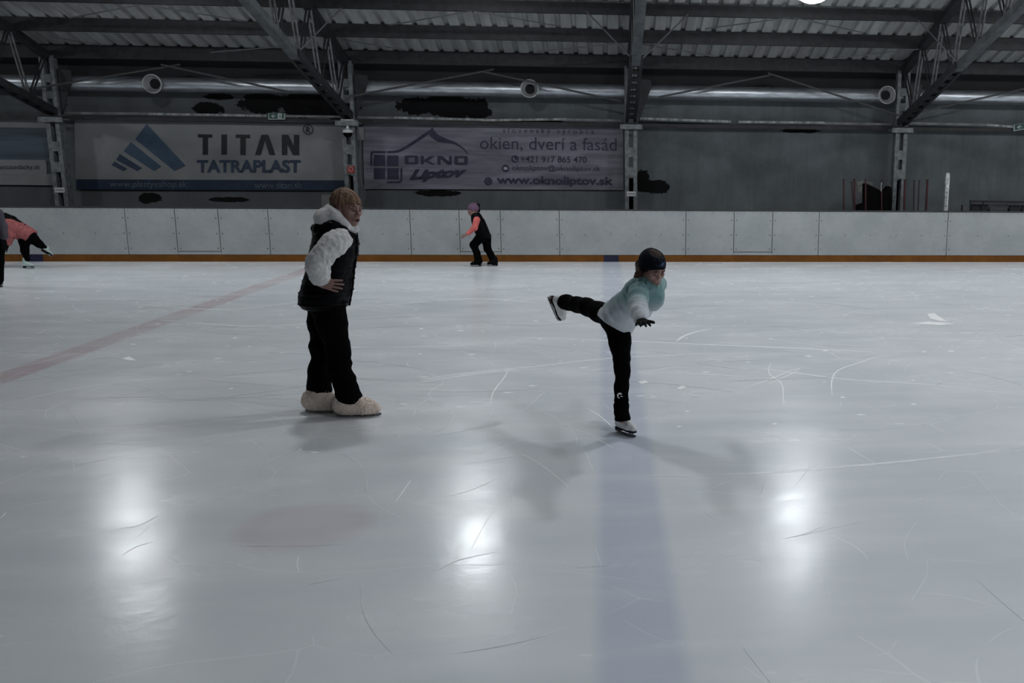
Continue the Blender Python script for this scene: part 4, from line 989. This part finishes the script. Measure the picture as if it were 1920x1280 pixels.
loft_px(V, W, [(416, 604, 650, .10, 0), (428, 594, 662, .165, 0), (440, 590, 668, .195, 0), (455, 588, 670, .215, 0), (475, 583, 669, .225, 0), (505, 577, 664, .225, 0), (530, 570, 660, .225, 0), (553, 564, 658, .235, 0), (566, 565, 655, .232, 0), (577, 573, 650, .215, 0)], .03, 2.3)
V.chain([W(597, 428, -.08), W(594, 429, .01), W(597, 428, .09)], [.034, .036, .034], .03); V.chain([W(600, 427, -.09), W(622, 424, -.135), W(645, 430, -.12)], [.034, .036, .028], .03)
V.ell(W(641, 449, -.225), (.072, .075, .085), None, .03, '-')
V.cut(W(592, 413, 0), (-.22, 0, .8))
zh = W(600, 577).z
V.disp = lambda P: -.006*np.exp(-((((P[..., 2]-zh)/.085) % 1.0-.5)/.07)**2)+.005*vnoise(P, 9, 6)+.003*vnoise(P*np.array((1, 1, 1.6)), 26, 7)
vest = V.build('vest', VEST, woman)
zp = [W(x, y, -.0) for x, y in ((668, 440), (668, 470), (663, 505), (659, 540), (654, 572))]
MB().tube([p+Vector((.010, -.02, 0)) for p in zp], .007, 6).build('front_zip', SOLE, vest)
T_ = Sculpt(.005, .035)
T_.chain([W(613, 560, -.075), W(622, 605, -.09), W(633, 655, -.09), W(636, 690, -.09), W(648, 722, -.088), W(654, 746, -.086)], [.135, .103, .083, .078, .080, .094], .04)
T_.ell(W(611, 566, 0), (.135, .19, .10)); T_.chain([W(608, 560, .08), W(604, 605, .09), W(603, 655, .095), W(600, 695, .093), W(598, 722, .092), W(597, 744, .092)], [.130, .098, .078, .078, .086, .094], .04)
T_.cut(W(655, 752.5, -.086), (-.13, 0, -1))
T_.disp = lambda P: .010*vnoise(P*np.array((.7, .7, 1.5)), 13, 12)*np.clip((.95-P[..., 2])/.5, .1, 1)+.004*vnoise(P, 30, 15)
T_.build('trousers', TROUS, woman)
for toe, heel_, dd, nm in (((709, 779), (633, 779.5), -.085, 0), ((630, 771.5), (576, 771.5), .09, 1)):
    a = ground(*heel_); b_ = ground(*toe); d = (b_-a); L = d.length; d = d.normalized(); mid = a+d*.09
    fr = Frame(mid, d, (0, 0, 1), 1.0)
    S = Sculpt(.0042, .03)
    S.chain([fr(-.052, 0, .090), fr(.03, 0, .080), fr(.12, 0, .068), fr(.185, 0, .058)], [.068, .070, .060, .044], .05); S.cone(fr(-.03, 0, .085), fr(-.02, 0, .115), .074, .074, .04)
    S.cut(fr(0, 0, .022), (0, 0, -1))
    S.disp = lambda P: .004*vnoise(P*np.array((1, 1, .6)), 80, 21)+.003*vnoise(P, 28, 22)
    S.build('fur_skate_cover', FUR, woman)
    blade(fr, -.105, .232, .0005, .03, woman)
    # tufts of fur standing off the cover
    rs_ = random.Random(nm+3); V_, Q_ = S.mesh(); cc_ = V_.mean(0); tf = MB()
    for _ in range(1500):
        q = Vector(V_[rs_.randrange(len(V_))]); o_ = (q-Vector(cc_)); o_.z += .02; o_.normalize()
        if q.z < .026: continue
        dr = (o_*.6+Vector((rs_.uniform(-.5, .5), rs_.uniform(-.5, .5), rs_.uniform(-.7, .2)))).normalized(); sd = dr.cross(Vector((0, 0, 1))); sd = sd.normalized()*.0028 if sd.length > 1e-3 else Vector((.0028, 0, 0))
        ln = rs_.uniform(.010, .024); tf.add([q-o_*.004-sd, q-o_*.004+sd, q+dr*ln], [(0, 1, 2)])
    tag(tf.build('fur_tufts', FUR, woman), kind='stuff')

# ---------------------------------------------------------------- the girl in the arabesque
def G(x, y, d=0.0): return at(x, y, 6.42+d)
sf0 = ground(1154, 808); sf1 = ground(1190, 820)
girl = empty('person', ((sf0.x+sf1.x)/2, (sf0.y+sf1.y)/2, 0), 'person in turquoise jacket balancing on one skate, other leg stretched back', 'person')
hipc = A(G(1158, 594, .06)); neck = A(G(1216, 534, -.20)); ez = unit(neck-hipc); Lt = np.linalg.norm(neck-hipc)
ex = np.array((.74, .67, 0.0)); ex = unit(ex-ez*(ex@ez)); ey = np.cross(ez, ex)
hg = Frame(G(1222.5, 502, -.27), (.50, -.80, -.42), (.20, -.30, 1), .95)
Rsh = A(G(1196, 548, -.29)); Rel = A(G(1196, 573, -.52)); Rwr = A(G(1202, 597, -.735)); Lsh = A(G(1227, 538, -.12)); Lel = A(G(1234, 532, .09)); Lwr = A(G(1228, 528, .29))
sh_, sk_, sa_ = G(1157, 604, .03), G(1167, 694, -.01), G(1166, 788, 0); fh, fk, fa = G(1146, 592, .11), G(1101, 575, .36), G(1060, 566.5, .62)
B = Sculpt(.004, .025)
add_head(B, hg, ears=False, soft=1.0)
B.chain([neck, A(G(1219, 521, -.24)), hg(-.02, 0, -.05)], [.048, .043, .045], .02)
B.chain([hipc, hipc+ez*Lt*.5, neck], [.085, .085, .07], .04)
B.chain([neck, Rsh, Rel, Rwr], [.05, .042, .032, .024], .02); B.chain([neck, Lsh, Lel, Lwr], [.05, .042, .032, .024], .02)
B.chain([hipc, sh_, sk_, sa_], [.06, .05, .036, .020], .03); B.chain([hipc, fh, fk, fa], [.06, .05, .036, .022], .03)
gb = B.build('body', SKIN2, girl)
eyes(hg, gb, EYEW, IRIS, SKIN2, .0); brows(hg, gb, BROWD, .0042); lips(hg, gb, LIPM)
for nm, wr, f_, n_, sd in (('glove', Rwr+np.array((.002, -.01, -.012)), (.04, -1, .02), (0, .02, 1), -1), ('glove', Lwr, (-.1, 1, 0), (0, 0, 1), 1)):
    S = Sculpt(.0035, .012); S.cone(wr-unit(f_)*.05, wr+unit(f_)*.01, .036, .030, .01); add_hand(S, wr, f_, n_, .90, sd, .14, .26, tcurl=.0); S.build(nm, SOLE, girl)
JKT, t, b = base_mat('turquoise to white fleece'); p_ = t.pos(); Zs_ = t.xyz(p_)[2]
n_ = t.noise(9, 4, .6, p_); zz = t.m('ADD', Zs_, t.m('MULTIPLY', t.m('SUBTRACT', n_, .5), .08))
t.put(b.inputs['Base Color'], t.mix(t.ss(zz, float(G(1150, 588).z), float(G(1200, 546).z)), (.50, .53, .57), (.15, .275, .28))); b.inputs['Roughness'].default_value = .85
t.put(b.inputs['Normal'], t.bump(t.noise(60, 3, .6, p_), .25)); b.inputs['Sheen Weight'].default_value = .2
def jacket_mat(name, o, ax, a, c):
    m, t, b = base_mat(name); p_ = t.pos(); ax = unit(ax)
    v = t.n('ShaderNodeVectorMath', operation='DOT_PRODUCT'); t.t.links.new(p_, v.inputs[0]); v.inputs[1].default_value = tuple(ax)
    h = t.m('ADD', t.m('SUBTRACT', v.outputs['Value'], float(A(o)@ax)), t.m('MULTIPLY', t.m('SUBTRACT', t.noise(9, 4, .6, p_), .5), .08))
    t.put(b.inputs['Base Color'], t.mix(t.ss(h, a, c), (.50, .53, .57), (.15, .275, .28))); b.inputs['Roughness'].default_value = .85
    t.put(b.inputs['Normal'], t.bump(t.noise(60, 3, .6, p_), .25)); b.inputs['Sheen Weight'].default_value = .2
    return m
J = Sculpt(.0042, .03)
J.loft(hipc, (ex, ey, ez), [(-.10, 0, -.025, .135, .140), (-.03, 0, -.015, .138, .135), (.10, 0, -.01, .134, .122), (.22, .01, -.02, .142, .125), (.31, 0, -.01, .150, .110), (Lt-.01, 0, 0, .115, .085), (Lt+.03, 0, 0, .06, .055)], .03, 2.2)
J.chain([neck-ez*.05-ex*.04, neck-ez*.07-ex*.08], [.07, .066], .035); J.chain([neck-ez*.04+ex*.05, Lsh, Lel, Lwr], [.072, .062, .055, .043], .035)
J.chain([neck-ez*.02, A(G(1217, 529, -.235))], [.080, .070], .025)
J.ell(hg(-.01, 0, -.01), (.085, .078, .105), hg.axes(), .01, '-')
fold = unit(Rwr-Rsh)
def jdisp(P):
    q = P-hipc; h_ = q@ez; r_ = q@ex
    return .0035*vnoise(P, 24, 31)+.009*vnoise(np.stack([h_*2.2+r_*.9, r_*.5, (q@ey)*.8], -1), 12, 33)
J.disp = jdisp; J.ell(A(G(1224, 556, -.17)), (.085, .07, .10)); J.cut(hipc-ez*.092, -ez+ey*.25); J.cut(G(1152, 614, -.05), (-.5, 0, -.87)); jk = J.build('jacket', JKT, girl)
SL = Sculpt(.004, .03); SL.chain([Rsh+ez*.01, Rsh*.5+Rel*.5, Rel, Rel*.45+Rwr*.55, Rwr], [.068, .063, .058, .052, .043], .03); SL.ell(neck-ez*.08-ex*.08, (.06, .066, .06), (ex, ey, ez))
SL.disp = lambda P: .006*vnoise(np.stack([((P-Rsh)@unit(Rwr-Rsh))*2.0, P[..., 0], P[..., 2]*1.2], -1), 16, 35); SL.build('sleeve', jacket_mat('turquoise sleeve paling to the cuff', Rwr, Rsh-Rwr, .06, .32), girl)
CO = Sculpt(.0035, .012); cn = A(G(1217.5, 526, -.24)); ca = unit(A(G(1219, 517, -.25))-A(G(1216, 533, -.215))+np.array((0, .02, .01))); c1 = unit(np.cross(ca, (0, 1, 0))); c2 = np.cross(ca, c1)
for hh, rr_, tt in ((-.018, .072, .020), (.006, .066, .018), (.024, .062, .012)):
    CO.chain([cn+ca*hh+(c1*math.cos(k)+c2*math.sin(k))*rr_ for k in np.linspace(0, 2*math.pi, 15)], [tt]*15, .008)
CO.build('collar', JKT, girl)
L_ = Sculpt(.0042, .03)
L_.ell(hipc-ez*.03, (.11, .088, .10), (ex, ey, ez))
L_.chain([G(1157, 603, .04), G(1163, 645, .01), G(1167, 692, -.01), G(1165, 725, -.005), G(1165, 760, 0), G(1167, 787, 0)], [.088, .072, .052, .047, .046, .058], .03)
L_.chain([fh, G(1124, 585, .24), fk, G(1082, 571, .48), G(1064, 567, .60), G(1059, 567, .63)], [.085, .070, .060, .053, .054, .056], .03)
L_.disp = lambda P: .0045*vnoise(P*np.array((.8, .8, 1.3)), 16, 41)+.003*vnoise(P, 34, 42)+.006*np.exp(-((P[..., 2]-zcu)/.008)**2)*(np.abs(P[..., 1]-6.42) < .2)
zcu = G(1165, 754).z
L_.cuts.append((A(G(1167, 786.5, 0)), np.array((.06, 0, -1.0))))
leg = L_.build('leggings', TROUS, girl)
c = G(1162.5, 742, -.055); mk = MB(); mk.tube([Vector((c.x+.016*math.cos(k), c.y-.0+.004*abs(math.cos(k)), c.z+.017*math.sin(k))) for k in [.5+.45*j for j in range(10)]], [.002, .005, .007, .0075, .007, .006, .005, .004, .003, .002], 6); mk.tube([Vector((c.x+.002, c.y, c.z-.001)), Vector((c.x+.018, c.y+.003, c.z-.006))], .003, 6)
mk.build('leg_emblem', LACE, leg)
fr = Frame(sf0+(sf1-sf0)*.40, (sf1-sf0), (0, 0, 1), .86); fr.o[2] = .0005
skate(fr, girl, SKATEW, .17, heel=HEELM)
leg_u = unit(A(fk)-A(fa)); leg_u = unit(np.array((.86, -.42, .12))); ff = np.array((.12, .45, -.85)); ff = unit(ff-leg_u*(ff@leg_u))
an = A(G(1052, 564, .655)); fr2 = Frame(an, ff, leg_u, .90); fr2.o = an-fr2.u*.115*.9+fr2.f*.03
skate(fr2, girl, SKATEW, .13, laces=False, heel=HEELM)
# headband, hair and tail
HB = Sculpt(.0035, .01); HB.ell(hg(-.014, 0, .030), (.105, .085, .097), hg.axes()); HB.cut(hg(.09, 0, .036), -hg.u*.85+hg.f*.50); HB.cut(hg(.02, 0, .108), hg.u+hg.f*.1)
hb = HB.build('headband', mat('dark navy headband', (.006, .007, .011), .8, var=.3, scale=20, spec=.08), girl)
st_c = hg(.083, -.012, .072); star = []
nrm = unit(st_c-hg(-.014, 0, .03)); s1 = unit(np.cross(nrm, hg.u)); s2 = np.cross(s1, nrm)
sp = MB(); STARM = mat('blue glitter', (.03, .07, .19), .35, var=.5, scale=90); GLIT = mat('pale glitter', (.22, .25, .32), .3)
for k in range(10):
    an_ = math.pi/5*k; r_ = .022 if k % 2 == 0 else .009; star.append(Vector(st_c+nrm*.004+(s1*math.cos(an_)+s2*math.sin(an_))*r_))
sp.prism(star, Vector(-nrm*.006)); sp.build('star_emblem', STARM, hb)
rs_ = random.Random(5)
for k in range(14):
    a_ = rs_.uniform(-.7, .7); e_ = rs_.uniform(.25, .9); d = hg.f*math.cos(a_)*math.cos(e_)+hg.r*math.sin(a_)*math.cos(e_)+hg.u*math.sin(e_)
    q = hg(-.014, 0, .030)+hg.f*(d@hg.f)*.106+hg.r*(d@hg.r)*.086+hg.u*(d@hg.u)*.098
    MB().lathe(q, d, [(0, .0015), (.0022, .001), (.0025, -.001)], 6).build('glitter_spot', GLIT if k % 3 == 0 else STARM, hb)
HC = Sculpt(.0035, .01); HC.ell(hg(-.016, 0, .030), (.099, .080, .089), hg.axes()); HC.ell(hg(.09, 0, -.04), (.08, .07, .10), hg.axes(), .01, '-')
HC.cut(hg(0, 0, -.055), -hg.u); HC.disp = lambda P: .002*vnoise(P, 60, 51)
HC.chain([hg(-.095, 0, .02), hg(-.11, .03, -.03), A(G(1198, 513, -.30)), A(G(1190, 525, -.33)), A(G(1182, 537, -.33)), A(G(1174, 551, -.26)), A(G(1170, 563, -.20))], [.03, .024, .022, .021, .019, .016, .009], .015)
hc = HC.build('hair', [HAIRD, HAIRR], girl, mi=lambda P: (P[:, 2] < G(1176, 550, -.12).z))

# ---------------------------------------------------------------- the child in the black vest
def K(x, y, d=0.0): return at(x, y, 17.9+d)
kid = empty('person', (K(906, 499).x, 17.9, 0), 'person in black vest, coral sleeves and purple hat skating left along the boards', 'person')
hk = Frame(K(887.5, 393.5), (-1, -.15, -.12), (-.1, 0, 1), .92)
B = Sculpt(.008, .03); add_head(B, hk)
kl = [K(901, 446, -.07), K(887, 460, -.07), K(896, 488, -.07)]; kr = [K(911, 446, .07), K(913.5, 466, .07), K(926, 488, .07)]
B.chain([K(906, 440), K(898, 412), K(892, 403), K(889, 397)], [.10, .08, .05, .045], .04); B.chain([K(895, 412, -.12), K(889, 429, -.19), K(878, 438, -.2)], [.045, .035, .025], .03); B.chain([K(897, 412, .12), K(899, 430, .19), K(896, 442, .2)], [.045, .035, .025], .03)
B.chain([K(906, 440)]+kl, [.09, .06, .045, .035], .03); B.chain([K(906, 440)]+kr, [.09, .06, .045, .035], .03)
add_hand(B, K(877.5, 438.5, -.2), (-.85, 0, -.45), (-.3, -.5, .8), .92, 1, .15, .15); add_hand(B, K(896, 442, .2), (-.5, 0, -.8), (0, 1, 0), .92, 1, .2, .1)
kb = B.build('body', SKIN, kid); eyes(hk, kb, EYEW, IRIS, SKIN)
S = Sculpt(.006, .02); S.ell(hk(-.012, 0, .04), (.105, .088, .095), hk.axes()); S.cut(hk(.09, 0, .028), -hk.u*.85+hk.f*.52); S.build('hat', mat('purple knitted hat', (.13, .075, .125), .9, bump=.4), kid)
S = Sculpt(.006, .02); S.ell(hk(-.10, 0, .075), (.04, .045, .045), hk.axes()); S.chain([hk(-.09, 0, .03), hk(-.10, 0, -.03)], [.04, .03], .02); S.build('hair', SOLE, kid)
S = Sculpt(.007, .03); loft_px(S, K, [(398, 886, 899, .07, 0), (404, 883, 903, .11, 0), (413, 883.5, 909, .14, 0), (425, 886.5, 914, .15, 0), (435, 890, 918, .15, 0), (445.5, 895, 920, .15, 0)], .03, 2.2); S.build('vest', VEST, kid)
CORAL = mat('coral sleeve cloth', (.62, .135, .125), .8); CORAL2 = mat('coral jacket cloth', (.36, .105, .105), .8, var=.2, scale=20, bump=.2)
for pts in ([K(894, 412, -.14), K(890, 427, -.19), K(878.5, 437, -.2)], [K(897, 412, .14), K(899, 430, .19), K(896, 441, .2)]):
    S = Sculpt(.007, .02); S.chain(pts, [.062, .052, .040], .03); S.build('sleeve', CORAL, kid)
S = Sculpt(.007, .03); S.chain([K(903, 443, -.06)]+[K(888, 459, -.07), K(894, 474, -.07), K(897, 489, -.07)], [.10, .070, .060, .075], .03); S.chain([K(911, 443, .06), K(914, 466, .07), K(920, 477, .07), K(926, 490, .07)], [.10, .068, .060, .072], .03)
S.build('trousers', TROUS, kid)
for h0, t0, dd in ((902.5, 883, 499.6), (933, 916, 498.6)):
    a = ground(h0, dd); b_ = ground(t0, dd+.2); L = (b_-a).length
    fr = Frame(a+(b_-a)*.36, b_-a, (0, 0, 1), .82); fr.o[2] = .0005; skate(fr, kid, SOLE, .13, .006, laces=False)

# ---------------------------------------------------------------- the bending girl at the left
def P_(x, y, d=0.0): return at(x, y, 17.6+d)
bend = empty('person', (P_(50, 502).x, 17.6, 0), 'person in coral jacket bending forward, one mint skate lifted, at left edge', 'person')
hp = Frame(P_(10, 416, 0), (-.75, -.2, -.65), (-.6, 0, .8), .92)
B = Sculpt(.008, .03); add_head(B, hp)
pl = [P_(47, 448, -.06), P_(46, 467, -.06), P_(51, 488, -.06)]; pr = [P_(56, 444, .06), P_(69, 453, .07), P_(83, 465, .08)]
B.chain([P_(52, 442), P_(34, 430), P_(20, 420), P_(12, 417)], [.10, .10, .07, .045], .04); B.chain([P_(22, 424, -.13), P_(19, 444, -.15), P_(11, 461, -.15)], [.045, .035, .028], .03); B.chain([P_(22, 424, .13), P_(8, 440, .2), P_(-6, 452, .2)], [.045, .035, .028], .03)
B.chain([P_(52, 442)]+pl, [.09, .06, .045, .035], .03); B.chain([P_(52, 442)]+pr, [.09, .06, .045, .035], .03)
bb = B.build('body', SKIN2, bend); eyes(hp, bb, EYEW, IRIS, SKIN2)
ezp = unit(A(P_(19, 421))-A(P_(55, 444))); eyp = np.array((0, 1, 0)); exp_ = np.cross(eyp, ezp)
S = Sculpt(.007, .03); S.loft(P_(54, 443), (exp_, eyp, ezp), [(-.05, 0, 0, .15, .15), (.05, 0, 0, .155, .155), (.2, 0, 0, .15, .15), (.36, 0, 0, .13, .17), (.44, 0, 0, .08, .11)], .03)
S.chain([P_(22, 424, -.14), P_(19, 442, -.16), P_(16, 455, -.15)], [.075, .062, .055], .04); S.chain([P_(22, 424, .14), P_(8, 440, .2), P_(0, 447, .2)], [.07, .058, .05], .04)
S.disp = lambda P: .006*vnoise(P, 14, 61); S.build('jacket', CORAL2, bend)
for wr, f_ in ((P_(14, 458, -.15), (-.5, 0, -.8)), (P_(-3, 449, .2), (-.7, 0, -.6))):
    S = Sculpt(.006, .015); S.cone(A(wr)-unit(f_)*.05, A(wr), .042, .036); add_hand(S, A(wr), f_, (0, -1, 0), 1.0, 1, .2, .15); S.build('glove', SOLE, bend)
S = Sculpt(.007, .02); S.ell(hp(-.02, 0, .03), (.105, .09, .095), hp.axes()); S.chain([hp(-.06, 0, .08), P_(24, 411, 0), P_(36, 419, -.01), P_(46, 425, -.01), P_(55, 434, -.01)], [.07, .055, .045, .035, .018], .03); S.ell(hp(.08, 0, -.04), (.08, .08, .1), hp.axes(), .01, '-'); S.build('hair', SOLE, bend)
S = Sculpt(.007, .03); S.chain([P_(52, 442)]+[P_(46, 452, -.06), P_(46.5, 470, -.06), P_(51, 486, -.06)], [.12, .085, .060, .045], .04); S.chain([P_(54, 442), P_(62, 448, .06), P_(73, 457, .07), P_(83, 464, .08)], [.12, .085, .062, .045], .04); S.build('leggings', TROUS, bend)
MINT = mat('pale mint skate leather', (.42, .52, .49), .5)
a = ground(46, 503.5); b_ = ground(61, 503.5); fr = Frame(a+Vector((.09, 0, 0)), (1, -.1, 0), (0, 0, 1), .8); fr.o = A(ground(51, 503)); fr.o[2] = .0005; skate(fr, bend, MINT, .16, .006, laces=False)
u_ = unit(A(P_(73, 457, .07))-A(P_(83, 464, .08))); an = A(P_(86, 467.5, .085)); ff = np.array((.75, .15, -.62)); fr = Frame(an-u_*.02, ff-u_*(ff@u_)*.5, u_, .78); fr.o = fr.o-fr.u*.085
skate(fr, bend, MINT, .12, .006, laces=False)

# ---------------------------------------------------------------- the figure cut by the left photo edge
def N_(x, y, d=0.0): return at(x, y, 14.9+d)
edge = empty('person', (N_(-14, 538).x, 14.9, 0), 'person in dark purple coat and white skates, mostly cut off by left photo edge', 'person')
hn = Frame(N_(-19, 367), (-.4, -.9, -.1), (0, 0, 1), 1.0)
B = Sculpt(.009, .03); add_head(B, hn)
B.chain([N_(-14, 450), N_(-16, 405), N_(-18, 388), N_(-19, 372)], [.12, .12, .06, .055], .04); B.chain([N_(-4, 398, 0), N_(3, 425, 0), N_(6, 445, -.05)], [.05, .042, .032], .03); B.chain([N_(-30, 398, 0), N_(-36, 425, 0), N_(-36, 447, -.05)], [.05, .042, .032], .03)
B.chain([N_(-14, 450), N_(-8, 490), N_(-5, 528)], [.10, .065, .045], .03); B.chain([N_(-14, 450), N_(-22, 490), N_(-24, 528)], [.10, .065, .045], .03)
gl = Sculpt(.008, .015); add_hand(gl, N_(6, 446, -.05), (.1, -.1, -1), (.9, -.3, 0), 1.12, 1, .2, .12); gl.build('glove', SOLE, edge); add_hand(B, N_(6, 446, -.05), (.1, -.1, -1), (.9, -.3, 0), 1.0, 1, .2, .12); add_hand(B, N_(-36, 448, -.05), (-.1, -.1, -1), (-.9, -.3, 0), 1.0, 1, .2, .12)
nb = B.build('body', SKIN2, edge); eyes(hn, nb, EYEW, IRIS, SKIN2)
S = Sculpt(.008, .03); loft_px(S, N_, [(386, -26, -10, .08, 0), (394, -37, -1, .13, 0), (410, -38, 3, .16, 0), (430, -40, 6, .17, 0), (447, -40, 7, .17, 0)], .03); S.chain([N_(-5, 400), N_(4, 425), N_(7, 443, -.05)], [.075, .062, .055], .04); S.chain([N_(-31, 400), N_(-38, 425), N_(-37, 445, -.05)], [.075, .062, .055], .04)
S.build('coat', mat('dark purple coat', (.055, .045, .062), .7, bump=.2), edge)
S = Sculpt(.008, .03); S.chain([N_(-10, 445), N_(-6, 490), N_(-4, 524)], [.14, .09, .075], .03); S.chain([N_(-20, 445), N_(-23, 490), N_(-24, 524)], [.14, .09, .075], .03); S.build('trousers', TROUS, edge)
S = Sculpt(.008, .02); S.ell(hn(-.015, 0, .035), (.105, .088, .095), hn.axes()); S.ell(hn(.085, 0, -.04), (.075, .07, .09), hn.axes(), .01, '-'); S.cut(hn(0, 0, -.06), -hn.u); S.build('hair', HAIRD, edge)
for x in (-6, -25):
    q = ground(x, 536.5); fr = Frame(q, (.85, -.5, 0), (0, 0, 1), .95); fr.o[2] = .0005; skate(fr, edge, SKATEW, .16, .007, laces=False)
